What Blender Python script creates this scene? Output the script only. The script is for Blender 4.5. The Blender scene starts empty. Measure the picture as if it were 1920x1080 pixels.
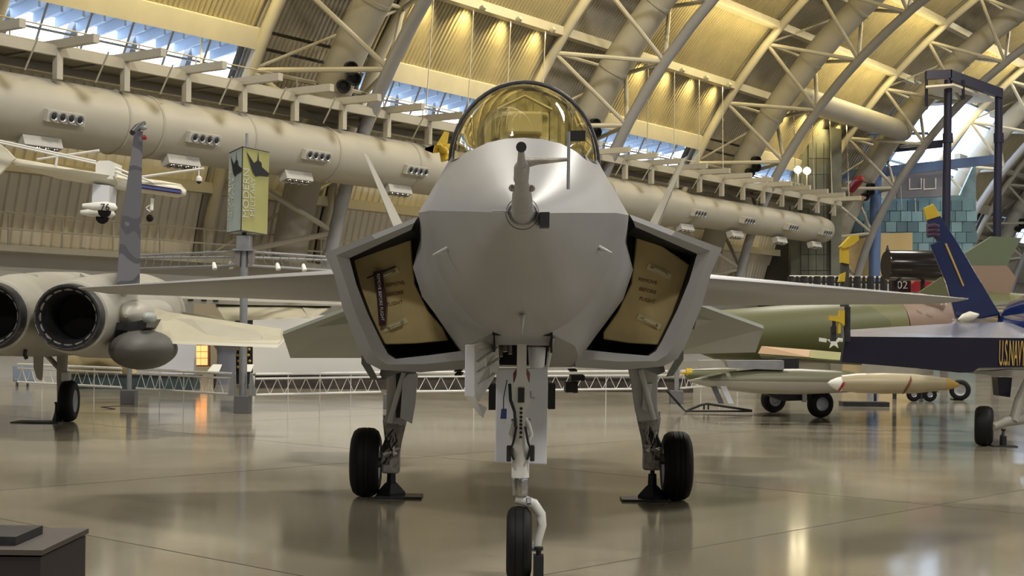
import bpy, math, random
from mathutils import Vector, Matrix
random.seed(7)
C = bpy.context.scene.collection
scene = bpy.context.scene
PI = math.pi
# ------------------------------------------------------------------ camera
F = 2750.0; CH = 1.9; HY = 616.0; ROLL = math.radians(0.7)
cam = bpy.data.objects.new('camera', bpy.data.cameras.new('camera'))
C.objects.link(cam)
cam.data.sensor_width = 36.0
cam.data.lens = 36.0*F/1920
cam.data.shift_y = (HY-540)/1920
cam.data.clip_end = 600
cam.matrix_world = Matrix.Translation((0, 0, CH)) @ Matrix.Rotation(PI/2, 4, 'X') @ Matrix.Rotation(ROLL, 4, 'Z')
scene.camera = cam
# ------------------------------------------------------------------ hall frame (direction of the long axis, measured from its vanishing point)
TH = math.radians(35.2); SN, CS = math.sin(TH), math.cos(TH)
def H(D, s, z):
    return Vector((-CS*D+SN*s, SN*D+CS*s, z))
def V(phi, s, off=0.0):
    a = math.radians(phi)
    return H(6+(38-off)*math.cos(a), s, (31-off)*math.sin(a))
def P(px, py, d):
    u, v = px-960, py-HY
    u0 = u*math.cos(ROLL)+v*math.sin(ROLL); v0 = -u*math.sin(ROLL)+v*math.cos(ROLL)
    return Vector((u0*d/F, d, CH-v0*d/F))
# ------------------------------------------------------------------ world, lamps, exposure
w = bpy.data.worlds.new('world'); scene.world = w; w.use_nodes = True
bg = w.node_tree.nodes['Background']
bg.inputs[0].default_value = (0.72, 0.84, 1.0, 1); bg.inputs[1].default_value = 3.2
scene.view_settings.view_transform = 'Standard'; scene.view_settings.look = 'None'
scene.view_settings.gamma = 1; scene.view_settings.use_curve_mapping = False
scene.view_settings.exposure = 0.55
def area(name, loc, aim, sx, sy, power, col):
    L = bpy.data.lights.new(name, 'AREA'); L.shape = 'RECTANGLE'; L.size = sx; L.size_y = sy
    L.energy = power; L.color = col
    o = bpy.data.objects.new(name, L); C.objects.link(o); o.location = loc
    o.rotation_euler = (Vector(aim)-Vector(loc)).to_track_quat('-Z', 'Y').to_euler()
    return o
def spot(name, loc, aim, power, col, ang=90, r=0.1):
    L = bpy.data.lights.new(name, 'SPOT'); L.energy = power; L.color = col; L.spot_size = math.radians(ang)
    L.spot_blend = 0.8; L.shadow_soft_size = r
    o = bpy.data.objects.new(name, L); C.objects.link(o); o.location = loc
    o.rotation_euler = (Vector(aim)-Vector(loc)).to_track_quat('-Z', 'Y').to_euler()
    return o
BAYP = 17.9; TC = [43.4+BAYP*k for k in range(-3, 7)]            # truss centres along the hall
BAYS = [(c+3.5, c+BAYP-3.5) for c in TC]
RIDGE_LAMPS = [(-10, s) for s in (-25, 5, 35, 65, 95)]+[(20, s) for s in (-10, 20, 50, 80, 110)]
for D, s in RIDGE_LAMPS:                                          # high-bay lamp rows under the ridge
    p = H(D, s, 26.5); area('high_bay_light', p, p-Vector((0, 0, 10)), 4, 3, 3900, (1.0, 0.95, 0.86))
WASH = (1.0, 0.80, 0.34)
for (a, b) in BAYS[2:7]:
    for k in range(4):
        s = a+(b-a)*(k+.5)/4
        spot('wash_light', V(31.0, s, 0.75), V(27.0, s, -0.1), 420, WASH, 100)
    m = (a+b)/2
    for ph in (38.2, 45.7, 53.7):
        o = area('wash_strip_light', V(ph, m, 1.2), V(ph-4.5, m, 0), b-a-1, 0.25, 300, WASH)
# ------------------------------------------------------------------ materials
MATS = {}
def mat(name, col, rough=0.5, metal=0.0, var=0.0, scale=6.0, bump=0.0, coat=0.0, emit=0.0, trans=0.0, ior=1.45, spec=0.5):
    if name in MATS: return MATS[name]
    m = bpy.data.materials.new(name); m.use_nodes = True
    nt = m.node_tree; b = nt.nodes['Principled BSDF']
    c = (*col, 1)
    b.inputs['Base Color'].default_value = c
    b.inputs['Roughness'].default_value = rough; b.inputs['Metallic'].default_value = metal
    b.inputs['Coat Weight'].default_value = coat; b.inputs['IOR'].default_value = ior
    b.inputs['Transmission Weight'].default_value = trans; b.inputs['Specular IOR Level'].default_value = spec
    if emit:
        b.inputs['Emission Color'].default_value = c; b.inputs['Emission Strength'].default_value = emit
    if var or bump:
        tc = nt.nodes.new('ShaderNodeTexCoord'); n = nt.nodes.new('ShaderNodeTexNoise')
        n.inputs['Scale'].default_value = scale; n.inputs['Detail'].default_value = 5
        nt.links.new(tc.outputs['Object'], n.inputs['Vector'])
        if var:
            r = nt.nodes.new('ShaderNodeValToRGB')
            r.color_ramp.elements[0].position = 0.3; r.color_ramp.elements[1].position = 0.7
            r.color_ramp.elements[0].color = tuple(max(0, x*(1-var)) for x in col)+(1,)
            r.color_ramp.elements[1].color = tuple(min(1, x*(1+var)) for x in col)+(1,)
            nt.links.new(n.outputs['Fac'], r.inputs[0]); nt.links.new(r.outputs[0], b.inputs['Base Color'])
        if bump:
            bp = nt.nodes.new('ShaderNodeBump'); bp.inputs['Strength'].default_value = bump; bp.inputs['Distance'].default_value = 0.02
            nt.links.new(n.outputs['Fac'], bp.inputs['Height']); nt.links.new(bp.outputs[0], b.inputs['Normal'])
    MATS[name] = m
    return m
def camo(name, cols, scale=0.8):
    if name in MATS: return MATS[name]
    m = bpy.data.materials.new(name); m.use_nodes = True; nt = m.node_tree; b = nt.nodes['Principled BSDF']
    b.inputs['Roughness'].default_value = 0.5
    tc = nt.nodes.new('ShaderNodeTexCoord'); n = nt.nodes.new('ShaderNodeTexNoise'); n.inputs['Scale'].default_value = scale
    n.inputs['Detail'].default_value = 1.0
    r = nt.nodes.new('ShaderNodeValToRGB'); r.color_ramp.interpolation = 'CONSTANT'
    e = r.color_ramp.elements
    e[0].color = (*cols[0], 1); e[1].position = 0.5; e[1].color = (*cols[1], 1)
    for i, c in enumerate(cols[2:]):
        k = e.new(0.58+0.08*i); k.color = (*c, 1)
    nt.links.new(tc.outputs['Object'], n.inputs['Vector']); nt.links.new(n.outputs['Fac'], r.inputs[0]); nt.links.new(r.outputs[0], b.inputs['Base Color'])
    MATS[name] = m; return m
def floor_mat():
    m = bpy.data.materials.new('polished_concrete'); m.use_nodes = True; nt = m.node_tree; b = nt.nodes['Principled BSDF']
    tc = nt.nodes.new('ShaderNodeTexCoord'); mp = nt.nodes.new('ShaderNodeMapping')
    nt.links.new(tc.outputs['Object'], mp.inputs[0])
    n = nt.nodes.new('ShaderNodeTexNoise'); n.inputs['Scale'].default_value = 0.5; n.inputs['Detail'].default_value = 6
    n2 = nt.nodes.new('ShaderNodeTexNoise'); n2.inputs['Scale'].default_value = 1.1; n2.inputs['Detail'].default_value = 3
    nt.links.new(mp.outputs[0], n.inputs['Vector']); nt.links.new(tc.outputs['Object'], n2.inputs['Vector'])
    r = nt.nodes.new('ShaderNodeValToRGB')
    r.color_ramp.elements[0].position = .3; r.color_ramp.elements[1].position = .7
    r.color_ramp.elements[0].color = (.235, .208, .152, 1); r.color_ramp.elements[1].color = (.325, .29, .215, 1)
    nt.links.new(n.outputs['Fac'], r.inputs[0]); nt.links.new(r.outputs[0], b.inputs['Base Color'])
    q = nt.nodes.new('ShaderNodeMapRange'); q.inputs['To Min'].default_value = .07; q.inputs['To Max'].default_value = .15
    nt.links.new(n.outputs['Fac'], q.inputs['Value']); nt.links.new(q.outputs[0], b.inputs['Roughness'])
    bp = nt.nodes.new('ShaderNodeBump'); bp.inputs['Strength'].default_value = .07; bp.inputs['Distance'].default_value = .02
    nt.links.new(n2.outputs['Fac'], bp.inputs['Height']); nt.links.new(bp.outputs[0], b.inputs['Normal'])
    b.inputs['Specular IOR Level'].default_value = 0.95
    return m
M = dict(
 jet=mat('jet_grey_paint', (.255, .256, .262), .42, 0, .05, 1.2),
 jetdark=mat('jet_green_grey_paint', (.20, .215, .185), .45, 0, .05, 1.0),  # tailplane underside shade put into the colour; also the dark grey outer gear doors
 white=mat('gear_white_paint', (.62, .62, .60), .35, 0, .05, 5),
 lilac=mat('door_white_paint', (.60, .62, .68), .4, 0, .04, 4),
 mach=mat('machinery_grey', (.30, .28, .25), .45, .3, .35, 18, .2),
 dark=mat('dark_metal', (.03, .03, .033), .45, .3, .3, 10),
 black=mat('black_paint', (.012, .012, .014), .5),
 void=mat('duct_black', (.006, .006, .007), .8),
 rubber=mat('tyre_rubber', (.008, .007, .008), .6, 0, .15, 8, spec=.25),
 chrome=mat('chrome', (.42, .42, .42), .22, 1),
 steel=mat('grey_steel', (.32, .33, .35), .4, .6, .1, 5),
 tan=mat('cover_tan_paint', (.52, .41, .19), .55, 0, .10, 5),
 tanlt=mat('tan_handle_paint', (.62, .55, .34), .4, 0, .05, 5),
 maroon=mat('streamer_maroon', (.045, .012, .02), .7),
 brown=mat('stencil_brown', (.16, .07, .04), .7),
 cream=mat('cream_steel', (.40, .375, .31), .45, 0, .05, 1.5),
 duct=mat('duct_cream', (.36, .34, .29), .5, 0, .04, .6),
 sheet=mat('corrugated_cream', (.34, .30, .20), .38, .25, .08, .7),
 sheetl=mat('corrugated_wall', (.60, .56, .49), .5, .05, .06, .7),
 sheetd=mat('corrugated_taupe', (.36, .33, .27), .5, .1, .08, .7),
 chord=mat('truss_grey_tube', (.26, .26, .27), .4, .1, .05, 2),
 wall=mat('white_wall', (.44, .425, .39), .6, 0, .04, .4),
 panel=mat('display_panel_white', (.72, .71, .67), .6, 0, .02, 1),
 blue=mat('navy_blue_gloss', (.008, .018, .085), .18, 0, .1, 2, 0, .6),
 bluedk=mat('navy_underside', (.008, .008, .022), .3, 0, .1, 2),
 yellow=mat('yellow_paint', (.55, .38, .03), .4, 0, .08, 4),
 gold=mat('gold_letter', (.50, .33, .09), .5),
 portal=mat('portal_blue_steel', (.10, .16, .32), .4, .2, .06, 1),
 gantry=mat('gantry_purple_steel', (.018, .018, .045), .4, .2, .06, 1),
 teal=mat('teal_tile', (.14, .22, .25), .3, .2, .35, 1.2),
 olive=mat('olive_tile', (.11, .115, .09), .5, 0, .25, 1.0),
 beige=mat('beige_panel', (.58, .44, .22), .6, 0, .03, .5),
 brownwall=mat('dark_brown_panel', (.045, .042, .038), .6, 0, .15, .8),
 orange=mat('lit_orange_panel', (1.0, .42, .14), .6, 0, emit=1.0),
 lampw=mat('lamp_glow', (1.0, .86, .55), .5, 0, emit=14.0),
 bulb=mat('spot_glow', (1.0, .9, .75), .5, 0, emit=5.0),
 red=mat('red_paint', (.30, .02, .03), .4),
 green=mat('olive_green_paint', (.10, .105, .05), .45, 0, .1, 1),
 pink=mat('camo_tan_paint', (.25, .17, .125), .5, 0, .08, 1),
 sand=mat('sand_paint', (.62, .42, .25), .5, 0, .05, 2),
 lime=mat('light_olive_paint', (.30, .29, .10), .5, 0, .08, 2),
 f15=mat('pale_grey_paint', (.34, .325, .28), .45, 0, .08, 1.5),
 f15tan=mat('pale_warm_paint', (.36, .335, .24), .45, 0, .06, 1.5),
 f15inset=mat('pale_warm_inset', (.31, .29, .22), .5, 0, .05, 2),
 fin=camo('fin_blue_grey_camo', [(.15, .15, .18), (.10, .10, .125), (.19, .19, .22)], 1.6),
 fcamo=camo('jungle_camo', [(.105, .108, .042), (.14, .138, .05), (.085, .088, .042)], .35),
 bomb=mat('bomb_tan', (.40, .34, .22), .35, 0, .06, 2),
 stunt=mat('stunt_cream', (.66, .63, .52), .35, 0, .03, 2),
 stripe=mat('stripe_blue', (.07, .09, .30), .4),
 sign=mat('sign_olive_print', (.40, .39, .15), .6, 0, .15, .9),
 signb=mat('sign_blue_print', (.36, .42, .40), .6, 0, .12, .9),
 signprint=mat('sign_letter_pale', (.55, .56, .46), .6),
 print=mat('print_white', (.70, .70, .66), .6),
 seatblue=mat('seat_blue', (.20, .24, .30), .5),
 curtain=mat('cockpit_tan', (.60, .54, .33), .7, 0, .25, 14),
)
M['floor'] = floor_mat()
g = bpy.data.materials.new('amber_canopy_glass'); g.use_nodes = True; nt = g.node_tree
b = nt.nodes['Principled BSDF']; out = nt.nodes['Material Output']
tr = nt.nodes.new('ShaderNodeBsdfTransparent'); tr.inputs[0].default_value = (.97, .92, .68, 1)
gl = nt.nodes.new('ShaderNodeBsdfGlossy'); gl.inputs['Roughness'].default_value = .03; gl.inputs[0].default_value = (1, .96, .8, 1)
fr = nt.nodes.new('ShaderNodeFresnel'); fr.inputs[0].default_value = 1.4
mx = nt.nodes.new('ShaderNodeMixShader'); nt.links.new(fr.outputs[0], mx.inputs[0]); nt.links.new(tr.outputs[0], mx.inputs[1]); nt.links.new(gl.outputs[0], mx.inputs[2])
nt.links.new(mx.outputs[0], out.inputs[0]); M['amber'] = g
g = bpy.data.materials.new('window_glass'); g.use_nodes = True; nt = g.node_tree; out = nt.nodes['Material Output']
tr = nt.nodes.new('ShaderNodeBsdfTransparent'); tr.inputs[0].default_value = (.88, .93, 1, 1)
gl = nt.nodes.new('ShaderNodeBsdfGlossy'); gl.inputs['Roughness'].default_value = .05
mx = nt.nodes.new('ShaderNodeMixShader'); mx.inputs[0].default_value = .06
nt.links.new(tr.outputs[0], mx.inputs[1]); nt.links.new(gl.outputs[0], mx.inputs[2]); nt.links.new(mx.outputs[0], out.inputs[0]); M['glass'] = g
# ------------------------------------------------------------------ mesh helpers
ORG = {}
class MB:
    def __init__(s): s.v = []; s.f = []
    def add(s, vs, fs):
        n = len(s.v); s.v += [Vector(v) for v in vs]; s.f += [tuple(i+n for i in f) for f in fs]; return s
    def box(s, c, size, R=None):
        c = Vector(c); hx, hy, hz = [k/2 for k in size]; vs = []
        for x in (-hx, hx):
            for y in (-hy, hy):
                for z in (-hz, hz):
                    q = Vector((x, y, z)); vs.append(c+(R @ q if R else q))
        return s.add(vs, [(0, 1, 3, 2), (4, 6, 7, 5), (0, 4, 5, 1), (2, 3, 7, 6), (0, 2, 6, 4), (1, 5, 7, 3)])
    def tube(s, pts, r, n=10, cap=True, sq=1.0):
        pts = [Vector(p) for p in pts]; rr = r if isinstance(r, (list, tuple)) else [r]*len(pts)
        up = None; rings = []
        for i, p in enumerate(pts):
            t = (pts[min(i+1, len(pts)-1)]-pts[max(i-1, 0)]).normalized()
            if up is None:
                up = Vector((0, 0, 1)) if abs(t.z) < .9 else Vector((1, 0, 0))
            a = t.cross(up).normalized(); bb = a.cross(t).normalized(); up = bb
            rings.append([p+(a*math.cos(k*2*PI/n)+bb*math.sin(k*2*PI/n)*sq)*rr[i] for k in range(n)])
        vs = [v for ring in rings for v in ring]; fs = []
        for i in range(len(rings)-1):
            for k in range(n):
                fs.append((i*n+k, i*n+(k+1) % n, (i+1)*n+(k+1) % n, (i+1)*n+k))
        if cap: fs += [tuple(reversed(range(n))), tuple(range((len(rings)-1)*n, len(rings)*n))]
        return s.add(vs, fs)
    def loft(s, secs, close=False, cap=False):
        n = len(secs[0]); vs = [p for q in secs for p in q]; fs = []
        for i in range(len(secs)-1):
            for k in range(n if close else n-1):
                fs.append((i*n+k, i*n+(k+1) % n, (i+1)*n+(k+1) % n, (i+1)*n+k))
        if cap: fs += [tuple(reversed(range(n))), tuple(range((len(secs)-1)*n, len(secs)*n))]
        return s.add(vs, fs)
    def prism(s, poly, off):
        n = len(poly); off = Vector(off); a = [Vector(p) for p in poly]
        return s.add(a+[p+off for p in a], [tuple(reversed(range(n))), tuple(range(n, 2*n))]+[(k, (k+1) % n, n+(k+1) % n, n+k) for k in range(n)])
    def lathe(s, c, axis, prof, n=28, sx=1.0, cap=True):
        axis = Vector(axis).normalized(); up = Vector((0, 0, 1)) if abs(axis.z) < .9 else Vector((1, 0, 0))
        a = axis.cross(up).normalized(); bb = a.cross(axis).normalized(); c = Vector(c)
        secs = [[c+axis*h+(a*math.cos(k*2*PI/n)*sx+bb*math.sin(k*2*PI/n))*max(r, 1e-4) for k in range(n)] for (h, r) in prof]
        return s.loft(secs, True, cap)
    def build(s, name, m, parent=None, smooth=None, bevel=0):
        me = bpy.data.meshes.new(name); o = bpy.data.objects.new(name, me); C.objects.link(o)
        if parent is not None:
            org = ORG[parent.name]; o.parent = parent
        else:
            lo = [min(v[i] for v in s.v) for i in range(3)]; hi = [max(v[i] for v in s.v) for i in range(3)]
            org = Vector(((lo[0]+hi[0])/2, (lo[1]+hi[1])/2, lo[2])); o.location = org
        ORG[o.name] = org
        me.from_pydata([v-org for v in s.v], [], s.f); me.validate()
        import bmesh
        bm = bmesh.new(); bm.from_mesh(me); bmesh.ops.recalc_face_normals(bm, faces=bm.faces); bm.to_mesh(me); bm.free()
        me.materials.append(M[m] if isinstance(m, str) else m)
        if smooth is not None:
            me.shade_smooth(); me.set_sharp_from_angle(angle=math.radians(smooth))
        if bevel:
            bv = o.modifiers.new('bevel', 'BEVEL'); bv.width = bevel; bv.segments = 2; bv.limit_method = 'ANGLE'
        return o
def thing(name, label, cat, loc, group=None):
    o = bpy.data.objects.new(name, None); C.objects.link(o); o.location = loc; o.empty_display_size = .2
    ORG[o.name] = Vector(loc); return tag(o, label, cat, group)
def tag(o, label, cat, group=None, kind=None):
    o['label'] = label; o['category'] = cat
    if group: o['group'] = group
    if kind: o['kind'] = kind
    return o
def struct(o, label=None):
    o['kind'] = 'structure'
    if label: o['label'] = label; o['category'] = o.name.split('_')[0]
    return o
def rot(ax, ang): return Matrix.Rotation(ang, 3, ax)
def text(name, body, size, origin, xdir, ydir, m, parent, depth=.004, align='CENTER', xs=1.0):
    cu = bpy.data.curves.new(name, 'FONT'); cu.body = body; cu.size = size; cu.align_x = align; cu.align_y = 'CENTER'; cu.extrude = depth
    t = bpy.data.objects.new(name, cu); C.objects.link(t)
    dg = bpy.context.evaluated_depsgraph_get()
    me = bpy.data.meshes.new_from_object(t.evaluated_get(dg)); bpy.data.objects.remove(t)
    o = bpy.data.objects.new(name, me); C.objects.link(o)
    x = Vector(xdir).normalized(); y = Vector(ydir).normalized(); z = x.cross(y).normalized(); y = z.cross(x)
    Rm = Matrix((x, y, z)).transposed().to_4x4()
    me.transform(Matrix.Translation(Vector(origin)-ORG[parent.name]) @ Rm @ Matrix.Diagonal((xs, 1, 1, 1)))
    me.materials.clear(); me.materials.append(M[m]); o.parent = parent; ORG[o.name] = ORG[parent.name]
    return o
# ================================================================== SETTING
# floor: 8 m concrete slabs with sawn joints, laid at 42 degrees to the view
e1 = Vector((.672, .741, 0)); e2 = Vector((.741, -.672, 0))
fb = MB().box(H(6, 55, -.16), (82, 240, .2), Matrix.Rotation(-TH, 3, 'Z'))
floor = struct(fb.build('floor', 'black'))
slab_mesh = None
SL = 8.0; GAP = .026
for i in range(-4, 18):
    for j in range(-12, 10):
        c = e2*(-7.41+SL*(j+.5))+e1*(7.2+SL*(i-.5))
        D = c.x*-CS+c.y*SN; s_ = c.x*SN+c.y*CS
        if c.y < -6 or D > 46 or D < -33 or s_ > 165 or abs(c.x) > 14+.42*max(c.y, 0): continue
        if slab_mesh is None:
            mb = MB(); h = SL/2-GAP/2
            mb.add([e1*x+e2*y+Vector((0, 0, z)) for z in (-.06, 0) for (x, y) in ((-h, -h), (h, -h), (h, h), (-h, h))],
                   [(0, 1, 2, 3), (4, 7, 6, 5), (0, 4, 5, 1), (1, 5, 6, 2), (2, 6, 7, 3), (3, 7, 4, 0)])
            o = mb.build('slab', 'floor', floor); slab_mesh = o.data
            for v in o.data.vertices: v.co += ORG[floor.name]
            o.location = c-ORG[floor.name]
        else:
            o = bpy.data.objects.new('slab', slab_mesh); C.objects.link(o); o.parent = floor; o.location = c-ORG[floor.name]
S0, S1 = -60.0, 165.0
FAR = [7.97, 13.6, 20.2, 24.0, 25.2, 31.3, 38.5, 46, 54, 63, 74, 90]
OPEN = (98.5, 119.5)
# outer shell
mb = MB()
cuts = sorted(set([S0, S1, OPEN[0], OPEN[1]]+[x for b_ in BAYS for x in b_ if S0 < x < S1]))
phs = FAR+[180-p for p in reversed(FAR[:-1])]
for i in range(len(phs)-1):
    a0, a1 = phs[i], phs[i+1]
    for s0, s1 in zip(cuts[:-1], cuts[1:]):
        mid = (s0+s1)/2; inbay = any(x < mid < y for x, y in BAYS)
        if inbay and (a0, a1) in ((20.2, 24.0), (180-24.0, 180-20.2)): continue
        if OPEN[0] < mid < OPEN[1] and a1 <= 38.6: continue
        n = 3
        for k in range(n):
            p0 = a0+(a1-a0)*k/n; p1 = a0+(a1-a0)*(k+1)/n
            mb.add([V(p0, s0, -.4), V(p1, s0, -.4), V(p1, s1, -.4), V(p0, s1, -.4)], [(0, 1, 2, 3)])
ceiling = struct(mb.build('ceiling', 'sheetd'))
# corrugated roof sheets, one per bay and strip
def sheet(a0, a1, s0, s1, m, pitch, amp, off):
    n = max(2, int((s1-s0)/pitch)); secs = []
    prof = []
    for k in range(n):
        for (fr_, hh) in ((0, 0), (.38, 0), (.5, 1), (.88, 1)):
            prof.append((s0+(s1-s0)*(k+fr_)/n, hh*amp))
    prof.append((s1, 0))
    for j in range(4):
        a = a0+(a1-a0)*j/3
        secs.append([V(a, s, off+h) for s, h in prof])
    return MB().loft(secs).build('roof_panel', m, ceiling)
for bi, (b0, b1) in enumerate(BAYS):
    if b0 < 8: continue
    for i in range(len(FAR)-2):
        a0, a1 = FAR[i], FAR[i+1]
        for (q0, q1, gap) in ((b0, b1, False), (b0-7.0, b0, True)):
            if OPEN[0]-1 < (q0+q1)/2 < OPEN[1] and a1 <= 38.6: continue
            if q1 > S1: continue
            if (a0 == 20.2 or a0 == 24.0) and not gap: continue
            far = q0 > 90
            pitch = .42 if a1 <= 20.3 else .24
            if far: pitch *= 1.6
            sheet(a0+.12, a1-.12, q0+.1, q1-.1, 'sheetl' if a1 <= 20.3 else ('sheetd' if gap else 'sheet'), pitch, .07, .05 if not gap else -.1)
# purlins: one long beam per level
for lv, a in enumerate((13.6, 20.0, 31.3, 38.5, 46, 54, 63, 74)):
    for bi, (b0, b1) in enumerate(BAYS):
        if b0 < 8 or b1 > S1: continue
        if OPEN[0]-1 < (b0+b1)/2 < OPEN[1] and a <= 38.6: continue
        p = V(a, (b0+b1)/2, .28)
        mb = MB(); mb.box(p, (.45, b1-b0+7, .42), Matrix.Rotation(-TH, 3, 'Z'))
        mb.build('purlin', 'cream', ceiling)
for bi, (b0, b1) in enumerate(BAYS):
    if b0 < 8 or b1 > S1 or OPEN[0]-1 < (b0+b1)/2 < OPEN[1]: continue
    # cream fascia over the clerestory
    mb = MB(); mb.loft([[V(24.0, b0-.2, .05), V(24.0, b0-.2, .55), V(25.4, b0-.2, .35), V(25.4, b0-.2, .0)], [V(24.0, b1+.2, .05), V(24.0, b1+.2, .55), V(25.4, b1+.2, .35), V(25.4, b1+.2, .0)]], True, True)
    mb.build('window_fascia', 'cream', ceiling)
wn = 0
for bi, (b0, b1) in enumerate(BAYS):
    if b0 < 8 or b1 > S1 or OPEN[0]-1 < (b0+b1)/2 < OPEN[1]: continue
    wn += 1
    fr_ = MB()
    for k in range(7):
        s = b0+(b1-b0)*k/6
        fr_.tube([V(20.3, s, 0), V(24.0, s, 0)], .045, 6)
    for a in (20.3, 22.2, 23.95): fr_.tube([V(a, b0, 0), V(a, b1, 0)], .045, 6)
    W = struct(fr_.build('window_%d' % wn, 'chord'))
    for k in range(6):
        sa = b0+(b1-b0)*k/6+.05; sb = b0+(b1-b0)*(k+1)/6-.05
        for (x0, x1) in ((20.4, 22.1), (22.3, 23.9)):
            MB().add([V(x0, sa, 0), V(x0, sb, 0), V(x1, sb, 0), V(x1, sa, 0)], [(0, 1, 2, 3)]).build('pane', 'glass', W)
    # outside: blue-grey eave with fins and raking beams
    ev = MB(); ev.prism([V(24.2, b0-1, -.5), V(24.2, b1+1, -.5), V(24.2, b1+1, -.5)+H(1.6, 0, -.35), V(24.2, b0-1, -.5)+H(1.6, 0, -.35)], (0, 0, .15))
    ev.build('eave', mat('eave_blue_grey', (.42, .50, .62), .6), W)
    for k in range(13):
        s = b0+(b1-b0)*k/12
        p = V(24.0, s, -.6); MB().prism([p, p+H(1.5, 0, -.3), p+H(1.5, 0, -.62), p+Vector((0, 0, -.4))], H(0, .1, 0)).build('eave_fin', mat('eave_blue_grey', (.42, .50, .62), .6), W)
    for k in range(4):
        s = b0+(b1-b0)*(k+.35)/4
        MB().tube([V(20.0, s, -.9), V(23.2, s+1.5, -2.6)], .22, 6).build('raking_beam', 'chord', W)
# walls
R_H = Matrix.Rotation(-TH, 3, 'Z')
mb = MB(); mb.box(H(43.9, (S0+93)/2, 2.15), (.5, 93-S0, 4.5), R_H); struct(mb.build('wall_far', 'wall'))
mb = MB(); mb.box(H(43.3, (S0+93)/2, 4.42), (1.6, 93-S0, .22), R_H); struct(mb.build('trim_1', 'cream'))
mb = MB(); mb.box(H(44.6, 106.5, 2.2), (.4, 27, 4.6), R_H); struct(mb.build('wall_portal', mat('portal_base_blue', (.50, .56, .64), .5, 0, .04, .5)))
mb = MB(); mb.box(H(43.9, 142.5, 2.15), (.5, 45, 4.5), R_H); struct(mb.build('wall_far_end', 'wall'))
mb = MB(); mb.box(H(-32, (S0+S1)/2, 2.15), (.5, S1-S0, 4.5), R_H); struct(mb.build('wall_near', 'wall'))
for nm, s in (('wall_back', S1), ('wall_front', S0)):
    mb = MB(); ring = [V(a, s, -.5) for a in range(0, 181, 6)]
    mb.prism(ring, H(0, .3, 0)); struct(mb.build(nm, 'wall'))
# ledge railing above the white wall, left
lr = thing('ledge_railing', 'white tube railing on the ledge behind the twin-nozzle jet', 'railing', H(42.4, 34, 4.53))
for k in range(12):
    MB().tube([H(42.4, 24+k*2.2, 4.53), H(42.4, 24+k*2.2, 5.6)], .035, 6).build('post', 'cream', lr)
for z in (5.05, 5.6): MB().tube([H(42.4, 24, z), H(42.4, 48.2, z)], .035, 6).build('rail', 'cream', lr)

# ================================================================== ROOF TRUSSES
names = ['beside the left frame edge', 'between the leftmost clerestory windows', 'behind the fighter canopy', 'right of the fighter canopy', 'in front of the bright glazed opening', 'at the far right of the hall', 'beyond the far right gantry']
def truss(sc, desc):
    t = thing('roof_truss', 'tube roof truss with fat cream duct '+desc, 'truss', V(8.5, sc, 1.6), 'arched roof trusses')
    A = [8.5+7.0*k for k in range(12)]
    def arc(off, s, a0, a1, n=22): return [V(a0+(a1-a0)*k/n, s, off) for k in range(n+1)]
    for sg in (-1, 1): MB().tube(arc(.45, sc+sg*3.3, 8, 86), .25, 10).build('outer_chord', 'cream', t, 40)
    MB().tube(arc(4.0, sc, 9, 86), .27, 12).build('inner_chord', 'chord', t, 40)
    dk = MB().tube(arc(1.75, sc, 9, 86, 30), .72, 20).build('air_duct', 'duct', t, 40)
    for k in range(1, 11):
        a = 9+7.0*k
        MB().tube([V(a-.15, sc, 1.75), V(a+.15, sc, 1.75)], .76, 20).build('duct_band', 'duct', dk, 40)
    for k, a in enumerate(A[:-1]):
        n = V(a+3.5, sc, 4.0)
        for sg in (-1, 1):
            MB().tube([n, V(a, sc+sg*3.3, .5)], .11, 8).build('strut', 'cream', t, 40)
            MB().tube([n, V(a+7, sc+sg*3.3, .5)], .11, 8).build('strut', 'cream', t, 40)
        MB().tube([V(a, sc-3.3, .45), V(a, sc+3.3, .45)], .1, 8).build('tie', 'cream', t, 40)
        if k % 2 == 0: MB().tube([V(a, sc-3.3, .45), V(a+7, sc+3.3, .45)], .07, 6).build('tie', 'cream', t, 40)
    # cluster of three spot lamps on the duct
    for k in range(3):
        c = V(23.4+k*.75, sc-.45+.4*(k % 2), 2.55)
        MB().lathe(c, H(-1, -.6, -.35), [(-.3, .19), (.18, .28), (.2, .28), (.2, .23), (.05, .14)], 14).build('spot_lamp', 'black', t, 40)
    return t
for sc, ds in zip([25.5+BAYP*k for k in range(7)], names): truss(sc, ds)
cd = MB().tube([V(33, 79.2, 2.2), V(33, 97.1, 2.2)], .68, 18)
tag(cd.build('cross_duct', 'duct', None, 40), 'fat cream cross duct joining two roof trusses at upper right', 'duct')
# hanging rods that brace the roof
k = 0
ROD_BAY = ('the leftmost clerestory windows', 'the clerestory windows left of the fighter canopy', 'the clerestory windows right of the canopy', 'the farthest clerestory windows')
for bi, (b0, b1) in enumerate(BAYS[3:7]):
    for j in range(4):
        s = b0+1.2+j*(b1-b0-2)/3.2
        o = MB().tube([V(31.3, s, .4), H(37.2, s-1.6, 10.6)], .025, 5).build('hanger_rod', 'cream')
        tag(o, ('leftmost', 'second', 'third', 'rightmost')[j]+' thin hanger rod in front of '+ROD_BAY[bi], 'rod', 'thin hanger rods')

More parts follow.
